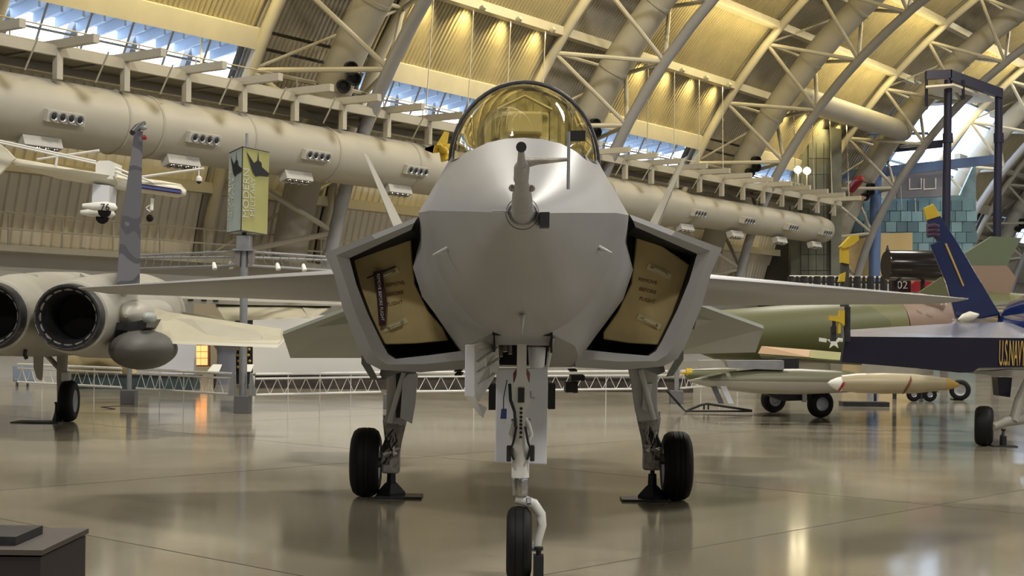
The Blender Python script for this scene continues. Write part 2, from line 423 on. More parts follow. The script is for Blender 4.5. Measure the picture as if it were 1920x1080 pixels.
# ================================================================== CATWALK AND AIR DUCT
cw = thing('catwalk', 'long cream steel catwalk running above the big horizontal air duct', 'catwalk', H(38.5, 60, 9.45))
for D in (37.3, 39.9):
    MB().box(H(D, 52, 10.2), (.16, 75, .3), R_H).build('long_beam', 'cream', cw)
MB().box(H(38.6, 52, 10.38), (2.6, 75, .06), R_H).build('deck', 'sheetd', cw)
k = 0; s = 15.6
while s < 89:
    MB().box(H(38.0, s, 10.42), (5.0, .22, .26), R_H).build('cross_beam', 'cream', cw)
    MB().box(H(37.3, s, 9.75), (.22, .22, .8), R_H).build('post', 'cream', cw)
    MB().tube([H(36.4, s+1.2, 10.3), H(37.0, s+1.2, 9.4)], .03, 5).build('hanger', 'cream', cw)
    MB().tube([H(39.7, s, 10.4), H(39.7, s, 11.5)], .03, 5).build('railing_post', 'cream', cw)
    s += 2.6; k += 1
for z in (10.95, 11.5): MB().tube([H(39.7, 15, z), H(39.7, 89, z)], .028, 5).build('railing', 'cream', cw)
for z in (10.0,): MB().box(H(39, 52, z), (.1, 75, .2), R_H).build('lower_beam', 'sheetd', cw)
DZ = 8.42
ad = thing('air_duct', 'huge cream round air duct running the length of the hall', 'duct', H(38, 55, DZ-1.02))
MB().lathe(H(38, 0, DZ), H(0, 1, 0), [(8, 1.02), (68.5, 1.02), (69.2, .98), (69.5, .85)], 40).build('duct_body', 'duct', ad, 40)
MB().lathe(H(38, 0, DZ+.02), H(0, 1, 0), [(68, .86), (87.4, .86), (88.4, .78), (88.95, .5), (89.1, .1)], 36).build('duct_end', 'duct', ad, 50)
for s in (20.5, 26, 31.2, 32.6, 36.8, 41.2, 46, 51, 56, 61, 66):
    MB().lathe(H(38, s, DZ), H(0, 1, 0), [(-.05, 1.03), (0, 1.06), (.05, 1.03)], 40, 1, False).build('collar', 'duct', ad, 40)
def lampbox(s, low, lab):
    out = (Vector((-H(1, 0, 0).x, -H(1, 0, 0).y, -.25)) if not low else Vector((-H(.35, 0, 0).x, -H(.35, 0, 0).y, -1))).normalized()
    ax = H(0, 1, 0); up = ax.cross(out).normalized()
    c = H(38, s, DZ)+out*(1.12) if not low else H(37.5, s-.45, DZ-1.16)
    Rm = Matrix((ax, out, up)).transposed()
    t = thing('duct_floodlight', lab, 'floodlight', c, 'four-lamp floodlights on the air duct')
    MB().box(c-out*.1, (1.4, .34, .36), Rm).build('housing', 'wall', t)
    for k in range(4):
        q = c+ax*(-.48+.32*k)+out*.05
        l = MB().lathe(q, out, [(0, .145), (.07, .15), (.07, .125), (.02, .07)], 16).build('lamp', 'chrome' if low else 'steel', t, 40)
        MB().lathe(q+out*.012, out, [(.0, .12), (.03, .10), (.05, .04)], 12).build('lens', 'black', l, 40)
FS = [28.6, 34.25, 39.8, 45.6, 69.5, 75.4, 81.3, 86.4]
ORD = ['above the hanging white stunt plane', 'just right of the tall blue-grey tail fin', 'just right of the triangular banner', 'beside the left tail fin of the fighter', 'nearest right of the fighter canopy', 'second right of the fighter canopy', 'third right of the fighter canopy', 'at the rounded end of the duct']
for s, ds in zip(FS, ORD):
    lampbox(s, False, 'four-lamp box on the duct face '+ds)
    lampbox(s, True, 'four-lamp box hung under the duct '+ds)
# mast with cross bar, dome camera
t = thing('roof_mast', 'thin white mast with a crossbar rising from the catwalk', 'mast', P(377, 133, 54))
MB().tube([P(377, 133, 54), P(378, 44, 54)], .05, 6).build('pole', 'print', t)
MB().tube([P(363, 37, 54), P(391, 45, 54)], .07, 6).build('crossbar', 'print', t)
for q in ((366, 36), (389, 43)): MB().box(P(q[0], q[1], 54), (.18, .18, .16)).build('bracket', 'print', t)
t = thing('dome_camera', 'small white dome security camera hanging below the duct', 'camera', P(373, 345, 45))
MB().tube([P(373, 312, 45), P(373, 330, 45)], .02, 6).build('stem', 'print', t)
MB().lathe(P(373, 340, 45), (0, 0, 1), [(0, .09), (.02, .1), (.12, .09), (.17, .03)], 14).build('housing', 'print', t, 40)
MB().lathe(P(373, 340, 45), (0, 0, -1), [(0, .085), (.04, .07), (.08, .02)], 14).build('dome', 'black', t, 50)

# ================================================================== PORTAL AT THE RIGHT
def slab(name, pts, d, thick, m, parent=None):
    """polygon seen at pixels, standing at depth d (metres from camera), with real thickness away from camera"""
    return MB().prism([P(x, y, d) for x, y in pts], (0, thick, 0)).build(name, m, parent)
t = thing('portal_tower', 'tall dark olive tiled tower at the side of the glazed opening', 'tower', P(1540, 660, 96.5))
tw = slab('tower_body', [(1483, 330), (1510, 255), (1540, 242), (1560, 243), (1560, 672), (1483, 672)], 96.2, .8, 'olive', t)
slab('corner_pilaster', [(1558, 238), (1578, 242), (1578, 673), (1558, 673)], 95.7, 1.0, 'olive', t)
for r in range(9):
    for c in range(4):
        x = 1502+c*14.4; y = 268+r*30
        if x < 1508 and y < 300: continue
        slab('tile', [(x, y), (x+13.4, y), (x+13.4, y+28.6), (x, y+28.6)], 96.12, .1, 'olive', tw)
tag(slab('dark_partition', [(1412, 446), (1556, 452), (1556, 676), (1400, 674)], 99.3, 1.0, 'brownwall'), 'dark brown partition below the end of the air duct', 'partition')
tag(slab('beige_partition', [(1580, 440), (1711, 436), (1711, 676), (1580, 674)], 104, .4, 'beige'), 'plain beige display partition behind the blue steel columns', 'partition')
t = thing('teal_wall', 'teal blue tiled wall behind the blue columns', 'wall', P(1660, 676, 106))
base = slab('wall_body', [(1578, 372), (1800, 366), (1830, 300), (1830, 676), (1578, 674)], 106, .4, 'teal', t)
random.seed(3)
for r in range(5):
    for c in range(12):
        x = 1579+c*20.5+(r % 2)*8; y = 376+r*20
        slab('tile', [(x, y), (x+19.4, y-.3), (x+19.4, y+18.7), (x, y+19)], 105.9-random.random()*.08, .2, mat('teal_tile_%d' % random.randint(0, 2), ((.13, .24, .28), (.20, .33, .38), (.10, .17, .21))[random.randint(0, 2)], .3, .1), base)
t = thing('mezzanine_box', 'white and grey mezzanine room behind the blue beam', 'room', P(1690, 372, 104.6))
slab('white_front', [(1578, 334), (1682, 328), (1682, 372), (1578, 372)], 104.6, .5, 'panel', t)
slab('grey_front', [(1682, 318), (1768, 314), (1768, 368), (1682, 372)], 104.4, .5, mat('mezz_grey', (.20, .20, .24), .6), t)
for x in (1705, 1732): MB().tube([P(x, 335, 104.3), P(x, 355, 104.3), P(x+22, 354, 104.3), P(x+22, 334, 104.3)], .05, 5).build('window_trim', 'print', t)
t = thing('steel_portal', 'blue steel portal frame with wide beam in front of the bright glazing', 'frame', P(1640, 660, 102.5))
MB().tube([P(1643, 290, 102.5), P(1637, 668, 102.5)], .40, 16).build('column', 'portal', t, 40)
slab('beam', [(1560, 322), (1868, 290), (1868, 307), (1560, 342)], 102.4, .4, 'portal', t)
slab('upper_beam', [(1650, 272), (1768, 262), (1768, 276), (1650, 288)], 102.2, .3, 'gantry', t)
MB().tube([P(1664, 240, 102.2), P(1664, 305, 102.2)], .14, 8).build('hanger', 'gantry', t)
MB().tube([P(1582, 252, 102.2), P(1740, 250, 102.2)], .1, 8).build('pipe', 'portal', t)
t = thing('service_gantry', 'tall dark purple steel gantry tower with white canopy top', 'gantry', P(1822, 676, 96))
for x0, x1 in ((1778, 1770), (1873, 1866)):
    MB().tube([P(x0, 150 if x0 < 1800 else 168, 96), P(x1, 676, 96)], .26, 14).build('column', 'gantry', t, 40)
    MB().tube([P(x0-.6, 268, 96), P(x0-1, 250, 96)], .33, 14).build('sleeve', 'gantry', t, 40)
slab('front_beam', [(1738, 132), (1785, 130), (1785, 146), (1738, 148)], 95.6, .5, 'gantry', t)
MB().prism([P(1783, 130, 95.6), P(1881, 166, 95.6), P(1881, 184, 95.6), P(1783, 150, 95.6)], (0, .5, 0)).build('side_beam', 'gantry', t)
MB().prism([P(1736, 164, 95), P(1788, 160, 95), P(1870, 190, 97), P(1800, 196, 102), P(1725, 200, 102)], (0, 0, .12)).build('canopy_sheet', 'panel', t)
for x in (1737, 1806): MB().tube([P(x, 150, 95.5), P(x, 200 if x < 1750 else 187, 95.5)], .1, 6).build('drop_leg', 'gantry', t)
# glazing of the opening
gz = thing('glazed_opening', 'bright glazed wall with dark mullions behind the blue steel frame', 'window', H(44, 109, 2))
for s in (99, 104, 109, 114, 119): MB().tube([V(9, s, -.4), V(24, s, -.4), V(38.5, s, -.4)], .16, 6).build('mullion', 'portal', gz)
for a in (12, 20, 28, 38.4): MB().tube([V(a, 98.6, -.4), V(a, 119.4, -.4)], .14, 6).build('transom', 'portal', gz)
AA = (9, 12, 20, 28, 38.4); SS = (99, 104, 109, 114, 119)
for i in range(4):
    for j in range(4):
        MB().add([V(AA[i]+.2, SS[j]+.15, -.42), V(AA[i]+.2, SS[j+1]-.15, -.42), V(AA[i+1]-.2, SS[j+1]-.15, -.42), V(AA[i+1]-.2, SS[j]+.15, -.42)], [(0, 1, 2, 3)]).build('pane', 'glass', gz)
o = thing('globe_lamp', 'pair of glowing work lamps on the catwalk near the olive tower', 'lamp', P(1503, 345, 92))
for x, y in ((1496, 320), (1513, 322)):
    MB().tube([P(x, y+6, 92), P(x, y+26, 92)], .05, 6).build('stem', 'cream', o)
    MB().lathe(P(x, y+5, 92), (0, 0, 1), [(0, .08), (.12, .22), (.25, .24), (.4, .16), (.46, .02)], 14).build('globe', 'lampw', o, 50)
# red and yellow aeroplanes hung far away
t = thing('red_aeroplane', 'small red aeroplane hanging in front of the mezzanine room', 'aeroplane', P(1605, 362, 98))
MB().tube([P(1592, 366, 98.5), P(1600, 350, 98), P(1610, 338, 97), P(1618, 334, 96.5)], [.1, .3, .32, .12], 12).build('fuselage', 'red', t, 50)
MB().prism([P(1590, 362, 98), P(1624, 372, 97), P(1612, 378, 97), P(1596, 374, 98)], (0, 0, .1)).build('wing', 'pink', t)
MB().tube([P(1612, 338, 96.4), P(1630, 344, 96.4)], .05, 6).build('propeller', 'black', t)
t = thing('yellow_aeroplane', 'bright yellow aeroplane tail showing left of the fighter canopy', 'aeroplane', P(830, 300, 50))
MB().tube([P(838, 300, 50), P(832, 282, 50), P(822, 270, 49)], [.22, .16, .05], 10).build('tail_boom', 'yellow', t, 50)
MB().prism([P(818, 272, 49.5), P(833, 246, 49.5), P(842, 248, 49.5), P(838, 272, 49.5)], (0, .12, 0)).build('fin', 'yellow', t)
MB().prism([P(797, 277, 49.5), P(815, 272, 49.5), P(870, 267, 51), P(850, 279, 51), P(812, 283, 49.5)], (0, 0, -.08)).build('tailplane', 'yellow', t)
# ================================================================== THE FIGHTER IN THE MIDDLE
def A(x, d, z): return Vector((x+.046+(d-7.5)*.0085, d, z))
def Q(dx, y, d):
    """pixel offset from the jet's centre line (dx), pixel row y, depth d -> jet point"""
    x = dx*d/F; p = P(978+dx, y, d); return A(x, d, p.z+dx*math.sin(ROLL)*d/F)
jet = thing('fighter_jet', 'light grey single-seat fighter jet seen nose-on in the middle', 'aircraft', (0.1, 14, 0))
ST = {  # d: [(top half profile: 5 points from centre to chine)], bottom corner, keel z, bump
 7.42: ([(0, 2.535), (.012, 2.53), (.022, 2.52), (.03, 2.51), (.035, 2.495)], (.02, 2.465), 2.46, 0),
 7.6: ([(0, 2.58), (.05, 2.57), (.08, 2.55), (.1, 2.53), (.115, 2.50)], (.05, 2.42), 2.41, 0),
 8.0: ([(0, 2.70), (.11, 2.68), (.19, 2.635), (.235, 2.58), (.26, 2.535)], (.12, 2.29), 2.27, 0),
 8.8: ([(0, 2.95), (.2, 2.90), (.34, 2.80), (.43, 2.69), (.47, 2.60)], (.21, 2.06), 2.05, 0),
 9.6: ([(0, 3.15), (.24, 3.115), (.42, 3.0), (.55, 2.83), (.61, 2.665)], (.29, 1.93), 1.925, 0),
 10.4: ([(0, 2.80), (.33, 2.80), (.425, 3.15), (.58, 2.94), (.71, 2.72)], (.36, 1.835), 1.835, .0),
 11.05: ([(0, 2.75), (.46, 2.75), (.545, 3.16), (.69, 2.94), (.785, 2.765)], (.40, 1.775), 1.775, .5),
 11.16: ([(0, 3.775), (.33, 3.60), (.46, 3.39), (.565, 3.17), (.80, 2.775)], (.41, 1.76), 1.76, .6),
 11.7: ([(0, 3.78), (.34, 3.60), (.47, 3.39), (.58, 3.17), (.83, 2.81)], (.45, 1.69), 1.68, 1),
 12.25: ([(0, 3.76), (.34, 3.6), (.48, 3.38), (.6, 3.17), (.86, 2.85)], (.45, 1.60), 1.595, .9),
 13.2: ([(0, 3.70), (.36, 3.55), (.52, 3.33), (.66, 3.13), (.9, 2.88)], (.45, 1.56), 1.555, .6),
 16.0: ([(0, 3.42), (.4, 3.3), (.65, 3.15), (.85, 3.0), (1.05, 2.82)], (.5, 1.55), 1.55, .4),
 20.0: ([(0, 3.0), (.35, 2.97), (.6, 2.88), (.78, 2.75), (.86, 2.5)], (.45, 1.72), 1.68, .3),
 22.0: ([(0, 2.75), (.25, 2.7), (.42, 2.6), (.52, 2.45), (.56, 2.3)], (.35, 1.9), 1.82, .1)}
BUMP = [(.068, .035), (.20, .05), (.20, .02), (.10, .02)]
ds = sorted(ST); secs = []
for d in ds:
    top, cor, kz, bm_ = ST[d]; xc, zc = top[-1]; hp = []
    cp = [(-top[1][0], top[1][1])]+list(top)+[(2*top[4][0]-top[3][0], 2*top[4][1]-top[3][1])]
    for k in range(4):                                             # smooth the deck between its measured points
        for t_ in (0, .5):
            p0, p1, p2, p3 = cp[k:k+4]
            if 10.0 < d < 11.1: hp.append(tuple(p1[j]+(p2[j]-p1[j])*t_ for j in (0, 1))); continue
            hp.append(tuple(.5*(2*p1[j]+(p2[j]-p0[j])*t_+(2*p0[j]-5*p1[j]+4*p2[j]-p3[j])*t_**2+(3*p1[j]-p0[j]-3*p2[j]+p3[j])*t_**3) for j in (0, 1)))
    hp.append(top[4])
    if d < 10.9:
        for a_ in (14, 30, 46, 60, 74):
            a_ = math.radians(a_); hp.append((xc*.955*math.cos(a_)**.95, zc-(zc-kz)*math.sin(a_)**1.05))
        hp.append((min(.2, xc*.16), kz+.004)); hp.append((0, kz))
    else:
        for k in range(1, 5):
            t_ = k/5; hp.append((xc+(cor[0]-xc)*t_+BUMP[k-1][0]*bm_, zc+(cor[1]-zc)*t_+BUMP[k-1][1]*bm_*.3))
        hp.append(cor); hp.append((min(.2, cor[0]*.55), kz)); hp.append((0, kz))
    full = hp+[(-x, z) for x, z in reversed(hp[1:-1])]
    secs.append([A(x, d, z) for x, z in full])
n = len(secs[0]); mb = MB(); mb.add([p for q in secs for p in q], [])
for i in range(len(secs)-1):
    for k in range(n):
        bay = (10.9 < ds[i] and ds[i+1] < 12.3) and k in (14, 15)
        if not bay: mb.f.append((i*n+k, i*n+(k+1) % n, (i+1)*n+(k+1) % n, (i+1)*n+k))
mb.f.append(tuple(range(n))); mb.f.append(tuple((len(ds)-1)*n+k for k in range(n)))
fus = mb.build('fuselage', 'jet', jet, 32)
for e_ in fus.data.edges:
    q_ = [fus.data.vertices[i].co+ORG[fus.name] for i in e_.vertices]
    if all(abs(p.y-10.4) < .01 and p.z < 2.74 for p in q_) and max(p.z for p in q_) > 1.87: e_.use_edge_sharp = True
# nose wheel bay
mb = MB()
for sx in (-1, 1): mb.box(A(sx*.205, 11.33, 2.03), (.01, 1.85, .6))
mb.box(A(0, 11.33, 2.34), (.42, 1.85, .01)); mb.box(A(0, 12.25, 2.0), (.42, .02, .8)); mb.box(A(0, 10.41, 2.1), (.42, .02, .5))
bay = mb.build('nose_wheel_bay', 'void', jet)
for x, z0, z1, r in ((-.13, 1.72, 2.1, .02), (-.09, 1.7, 2.1, .015), (-.16, 1.68, 2.0, .012), (.16, 1.7, 2.05, .015)):
    MB().tube([A(x, 11.5, z1), A(x*1.1, 11.45, (z0+z1)/2), A(x, 11.4, z0)], r, 7).build('hydraulic_line', 'mach', bay, 40)
mb = MB(); mb.lathe(A(.115, 11.25, 1.60), (0, 0, 1), [(0, .045), (.02, .06), (.16, .07), (.18, .05), (.24, .04), (.25, .02)], 16)
mb.build('actuator', 'lilac', bay, 40)
# windscreen glass: arched sections between the coaming and the bow frame
def arch(d, hw, zb, zt, n=18, p=1.0):
    return [A(hw*math.cos(a), d, zb+(zt-zb)*math.sin(a)**p) for a in [PI*k/n for k in range(n+1)]]
gsec = [arch(9.62, .30, 3.06, 3.17), arch(9.9, .375, 3.07, 3.33), arch(10.3, .435, 3.09, 3.53), arch(10.7, .50, 3.12, 3.68), arch(11.12, .552, 3.15, 3.76)]
can = MB().loft(gsec).build('canopy_glass', 'amber', jet, 60)
MB().tube(arch(11.13, .556, 3.15, 3.765, 28), .022, 8).build('canopy_bow', 'dark', jet, 60)
MB().tube(arch(11.1, .54, 3.15, 3.735, 28), .012, 8).build('canopy_seal', 'mach', jet, 60)
sd = MB().tube([A(.55, 11.1, 3.15), A(.5, 10.7, 3.12), A(.435, 10.3, 3.09), A(.375, 9.9, 3.075), A(.30, 9.62, 3.07)], .012, 6)
sd.build('canopy_sill', 'dark', jet, 60)
MB().tube([A(-.55, 11.1, 3.15), A(-.5, 10.7, 3.12), A(-.435, 10.3, 3.09), A(-.375, 9.9, 3.075), A(-.30, 9.62, 3.07)], .012, 6).build('canopy_sill', 'dark', jet, 60)
# cockpit: tan rear screen, ejection seat, coaming
cur = MB(); pts = []
for k in range(25):
    a = PI*k/24; pts.append((.50*math.cos(a), 3.12+.58*math.sin(a)))
for i in range(len(pts)-1):
    x0, z0 = pts[i]; x1, z1 = pts[i+1]; dd = 11.08+.02*math.sin(i*2.3)
    cur.add([A(x0, dd, 2.8), A(x1, dd+.015, 2.8), A(x1, dd+.015, z1), A(x0, dd, z0)], [(0, 1, 2, 3)])
cur.build('cockpit_curtain', 'curtain', jet, 60)
seat = MB().box(A(0, 10.95, 3.2), (.36, .12, .62)).build('ejection_seat', 'curtain', jet, None, .02)
MB().box(A(0, 10.86, 3.42), (.26, .1, .17)).build('headrest', 'tanlt', seat, None, .02)
MB().box(A(0, 10.87, 3.22), (.26, .08, .1)).build('seat_pad', 'tan', seat, None, .015)
MB().tube([A(-.2, 10.85, 3.52), A(0, 10.85, 3.62), A(.2, 10.85, 3.52)], .015, 6).build('seat_rail', 'tanlt', seat, 50)
# nose boom with vane
bm = thing  # keep name short
boom = MB().tube([A(0, 7.62, 2.49), A(0, 6.9, 2.49), A(0, 6.4, 2.487), A(0, 5.8, 2.484), A(0, 5.05, 2.482), A(0, 4.72, 2.48)], [.057, .050, .043, .025, .014, .009], 16).build('nose_boom', 'steel', jet, 50)
MB().lathe(A(0, 7.5, 2.49), (0, 1, 0), [(-.02, .082), (0, .086), (.02, .082)], 24, 1, False).build('boom_ring', 'dark', boom, 40)
MB().lathe(A(0, 4.74, 2.48), (0, -1, 0), [(0, .010), (.04, .010), (.045, .017), (.06, .017)], 12).build('boom_tip', 'black', boom, 40)
MB().lathe(A(0, 5.45, 2.483), (0, 1, 0), [(-.26, .017), (-.12, .029), (.1, .029), (.26, .03)], 18).build('vane_body', 'steel', boom, 50)
for sx in (-1, 1): MB().lathe(A(sx*.04, 6.1, 2.485), (0, 1, 0), [(-.05, .008), (0, .016), (.06, .01)], 10).build('boom_lug', 'chrome', boom, 50)
VD = 5.3
arm = MB().tube([Q(6, 304, VD), Q(30, 302, VD), Q(88, 300, VD)], [.022, .014, .006], 8).build('vane_arm', 'mach', boom, 50)
MB().tube([Q(88, 248, VD), Q(88, 356, VD)], .006, 8).build('vane_bar', 'steel', arm)
MB().prism([Q(90, 246, VD), Q(119, 246, VD), Q(119, 266, VD), Q(90, 266, VD)], (0, .008, 0)).build('vane_flag', 'black', arm)
MB().tube([A(-.155, 7.56, 2.505), A(.04, 7.5, 2.50)], .006, 6).build('nose_strip', 'steel', fus)
MB().prism([Q(33, 398, 7.50), Q(51, 398, 7.50), Q(51, 426, 7.50), Q(33, 426, 7.50)], (0, .12, 0)).build('sensor_window', 'black', fus)
# spikes (air data probes)
for sx in (-1, 1):
    MB().tube([Q(sx*134, 464, 9.42), Q(sx*142, 466, 9.2), Q(sx*168, 476, 9.05)], [.028, .02, .003], 10).build('air_data_probe', 'white', fus, 50)
MB().tube([Q(0, 590, 9.3), Q(0, 598, 9.1), Q(1, 624, 8.95)], [.022, .018, .003], 10).build('air_data_probe', 'white', fus, 50)
# inlets
OL = [(-198, 404, 11.4), (-285, 437, 11.75), (-373, 470, 12.1), (-354, 512, 12.15), (-337, 575, 12.2), (-307, 650, 12.3), (-292, 676, 12.32), (-265, 690, 12.34), (-190, 696, 12.3), (-100, 690, 12.1)]
IL = [(-210, 428, 11.45), (-268, 454, 11.75), (-326, 480, 12.05), (-312, 530, 12.1), (-290, 585, 12.15), (-262, 642, 12.25), (-251, 661, 12.27), (-237, 670, 12.28), (-175, 664, 12.2), (-100, 655, 11.95)]
for sx in (-1, 1):
    O = [Q(-sx*x, y, d) for x, y, d in OL]; I = [Q(-sx*x, y, d) for x, y, d in IL]
    mid = [(o*.5+i*.5)+Vector((0, -.04, 0)) for o, i in zip(O, I)]
    aft = []
    for dd, kx, kz in ((14.2, 1.0, 0), (17.5, .98, .02), (20, .7, .1), (21.5, .55, .25)):
        row = []
        for o in O:
            lx = o.x-(.046+(o.y-7.5)*.0085); row.append(A(lx*kx, dd, o.z+(2.2-o.z)*kz))
        aft.append(row)
    cow = MB().loft([I, mid, O]+aft).build('inlet_cowl', 'jet', jet, 28)
    I2 = [Vector((p.x, p.y+.9, p.z)) for p in I]
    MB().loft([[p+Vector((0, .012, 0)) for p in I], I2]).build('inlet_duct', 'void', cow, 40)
    # bung
    cv = [(-212, 437), (-222, 432), (-240, 440), (-322, 486), (-308, 530), (-286, 588), (-257, 643), (-200, 642), (-138, 637), (-150, 612), (-178, 580), (-203, 530), (-209, 480)]
    if sx > 0: cv = [(-212, 447), (-222, 443), (-240, 450), (-312, 500), (-300, 540), (-280, 595), (-254, 650), (-200, 646), (-152, 638), (-152, 625), (-178, 588), (-203, 535), (-209, 485)]
    CD = 12.42
    cover = MB().prism([Q(-sx*x*1.0, y, CD) for x, y in cv], (0, .12, 0)).build('inlet_cover', 'tan', jet, None, .012)
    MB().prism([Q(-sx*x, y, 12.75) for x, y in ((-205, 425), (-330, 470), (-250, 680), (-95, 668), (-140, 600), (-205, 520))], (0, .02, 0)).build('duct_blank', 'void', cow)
    for (hx, hy) in ((-255, 512), (-238, 606)):
        sl = .5
        a = Q(-sx*(hx-22), hy-11*1, CD-.01); b_ = Q(-sx*(hx+22), hy+11, CD-.01)
        if sx > 0: a = Q(-sx*(hx-22), hy+11, CD-.01); b_ = Q(-sx*(hx+22), hy-11, CD-.01)
        else: a = Q(-sx*(hx-22), hy+9, CD-.01); b_ = Q(-sx*(hx+22), hy-9, CD-.01)
        ax = (b_-a).normalized(); up = Vector((-ax.z, 0, ax.x))*.025
        pl = MB().prism([a-up, b_-up, b_+up, a+up], (0, .01, 0)).build('handle_plate', 'tanlt', cover)
        MB().tube([a+ax*.04, a+ax*.06+Vector((0, -.05, 0)), b_-ax*.06+Vector((0, -.05, 0)), b_-ax*.04], .011, 8).build('grip', 'tanlt', pl, 50)
    ty = [(530, 'REMOVE'), (548, 'BEFORE'), (566, 'FLIGHT')]
    for yy, s_ in ty:
        cx = 234 if sx > 0 else -240
        xd = Vector((1, 0, -.22 if sx > 0 else .18)); text('stencil_lettering', s_, .043, Q(cx, yy, CD-.006), xd, Vector((-xd.z, 0, 1)), 'brown', cover, .002)
    if sx < 0:
        st = MB().prism([Q(-281, 506, CD-.09), Q(-264, 503, CD-.09), Q(-256, 560, CD-.07), Q(-257, 606, CD-.06), Q(-269, 608, CD-.06), Q(-273, 560, CD-.07)], (0, .012, 0)).build('warning_streamer', 'maroon', cover)
        text('streamer_lettering', 'REMOVE BEFORE FLIGHT', .036, Q(-267, 554, CD-.097), Vector((.11, 0, -1)), Vector((1, 0, .11)), 'print', st, .002)
        MB().tube([Q(-292, 518, CD-.05), Q(-275, 510, CD-.1), Q(-240, 497, CD-.03)], .006, 6).build('streamer_wire', 'dark', cover)
    # side window (black) and outer door bracket
    MB().prism([Q(sx*322, 562, 12.24), Q(sx*336, 566, 12.3), Q(sx*322, 622, 12.36), Q(sx*308, 618, 12.3)], (0, .06, 0)).build('side_sensor', 'black', cow, None, .01) if sx > 0 else MB().prism([Q(-308, 628, 12.36), Q(-296, 634, 12.36), Q(-289, 650, 12.36), Q(-300, 648, 12.36)], (0, .06, 0)).build('side_sensor', 'black', cow)
    # wing
    xr, xt = 1.42, 4.86; wsec = []
    for k in range(9):
        f_ = k/8; x = xr+(xt-xr)*f_; le = 13.1+(16.0-13.1)*f_; te = 18.3+(17.2-18.3)*f_; th = .17*(1-f_)+.02*f_
        zl = 2.385+(2.285-2.385)*f_; zt_ = 2.20+(2.25-2.20)*f_; row = []
        for (c, t_) in ((0, 0), (.02, .5), (.12, .9), (.35, 1), (.7, .6), (1, .04), (1, -.04), (.7, -.5), (.35, -.8), (.12, -.7), (.02, -.4)):
            row.append(A(sx*x, le+(te-le)*c, zl+(zt_-zl)*c+t_*th/2*1.15))
        wsec.append(row)
    wg = MB().loft(wsec, True, True).build('wing', 'jet', jet, 40)
    MB().tube([A(sx*1.62, 13.28, 2.30), A(sx*1.62, 13.25, 2.47)], .012, 6).build('slat_gap', 'dark', wg)
    # stabiliser
    sp = [Q(sx*300, 566, 20.2), Q(sx*451, 622, 21.0), Q(sx*436, 666, 22.4), Q(sx*270, 668, 22.6), Q(sx*240, 600, 20.6)]
    MB().prism(sp, (0, .06, .05)).build('tailplane', 'jetdark', jet)
    # tail fin
    b0, b1 = A(sx*1.5, 17.2, 3.0), A(sx*1.62, 20.6, 2.9); t0, t1 = A(sx*2.12, 19.2, 4.19), A(sx*2.17, 20.4, 4.17)
    MB().loft([[b0, b0+Vector((.1, .9, 0)), b1, b0+Vector((-.06, .9, 0))], [t0, t0+Vector((.02, .4, 0)), t1, t0+Vector((-.02, .4, 0))]], True, True).build('tail_fin', 'f15', jet, 30)
    # ---------------- main gear
    GD = 16.45
    leg = MB().loft([[Q(sx*x, y, dd) for x, y, dd in row] for row in (
        [(255, 690, GD-.25), (198, 694, GD-.25), (198, 694, GD+.2), (255, 690, GD+.2)],
        [(254, 720, GD-.22), (204, 722, GD-.22), (204, 722, GD+.2), (254, 720, GD+.2)],
        [(254, 768, GD-.2), (212, 772, GD-.2), (212, 772, GD+.15), (254, 768, GD+.15)],
        [(258, 790, GD-.2), (218, 794, GD-.2), (218, 794, GD+.15), (258, 790, GD+.15)])], True, True).build('main_gear_leg', mat('gear_leg_grey', (.46, .46, .45), .4), jet, 30, .015)
    MB().tube([Q(sx*222, 696, GD-.3), Q(sx*248, 790, GD-.3)], .03, 8).build('drag_brace', 'white', leg)
    MB().prism([Q(sx*x, y, GD-.29) for x, y in ((237, 698), (222, 701), (226, 780), (236, 781))], (0, .06, 0)).build('dark_slot', 'black', leg) if sx < 0 else MB().prism([Q(sx*x, y, GD-.27) for x, y in ((244, 722), (228, 724), (226, 770), (238, 776))], (0, .05, 0)).build('leg_panel', 'white', leg)
    MB().prism([Q(sx*x, y, GD-.34) for x, y in ((224, 710), (214, 699), (196, 698), (200, 755), (206, 792), (228, 780))], (0, .05, 0)).build('gear_door', 'lilac', leg) if sx < 0 else None
    kn = MB().tube([Q(sx*238, 786, GD), Q(sx*240, 822, GD), Q(sx*244, 850, GD), Q(sx*246, 876, GD)], [.14, .10, .095, .085], 10).build('shock_strut', 'mach', leg, 35)
    MB().box(Q(sx*244, 862, GD), (.19, .2, .26)).build('axle_block', 'mach', leg, None, .02)
    for j in range(6):
        o0 = random.uniform(-14, 14)
        MB().tube([Q(sx*(238+o0), 782, GD-.16), Q(sx*(240-o0), 815+j*3, GD-.2), Q(sx*(247+o0*.5), 845, GD-.16), Q(sx*(252-o0*.5), 866, GD-.12)], .011, 6).build('brake_hose', 'black' if j % 2 else 'mach', leg, 50)
    for (x0, y0, x1, y1, rr, mm) in ((222, 772, 232, 800, .03, 'white'), (256, 775, 250, 812, .028, 'mach'), (230, 806, 252, 832, .03, 'dark'), (252, 812, 236, 850, .026, 'white'), (228, 838, 258, 850, .03, 'mach'), (240, 790, 262, 842, .018, 'black')):
        MB().tube([Q(sx*x0, y0, GD-.14), Q(sx*x1, y1, GD-.15)], rr, 8).build('linkage', mm, leg, 40)
    MB().lathe(Q(sx*238, 800, GD-.05), (0, -1, 0), [(0, .09), (.12, .09), (.14, .05)], 14).build('pivot_boss', 'mach', leg, 40)
    MB().tube([Q(sx*240, 862, GD), Q(sx*300, 866, GD)], .06, 12).build('axle', 'mach', leg, 40)
    c = Q(sx*291, 866, GD); c.z = .385
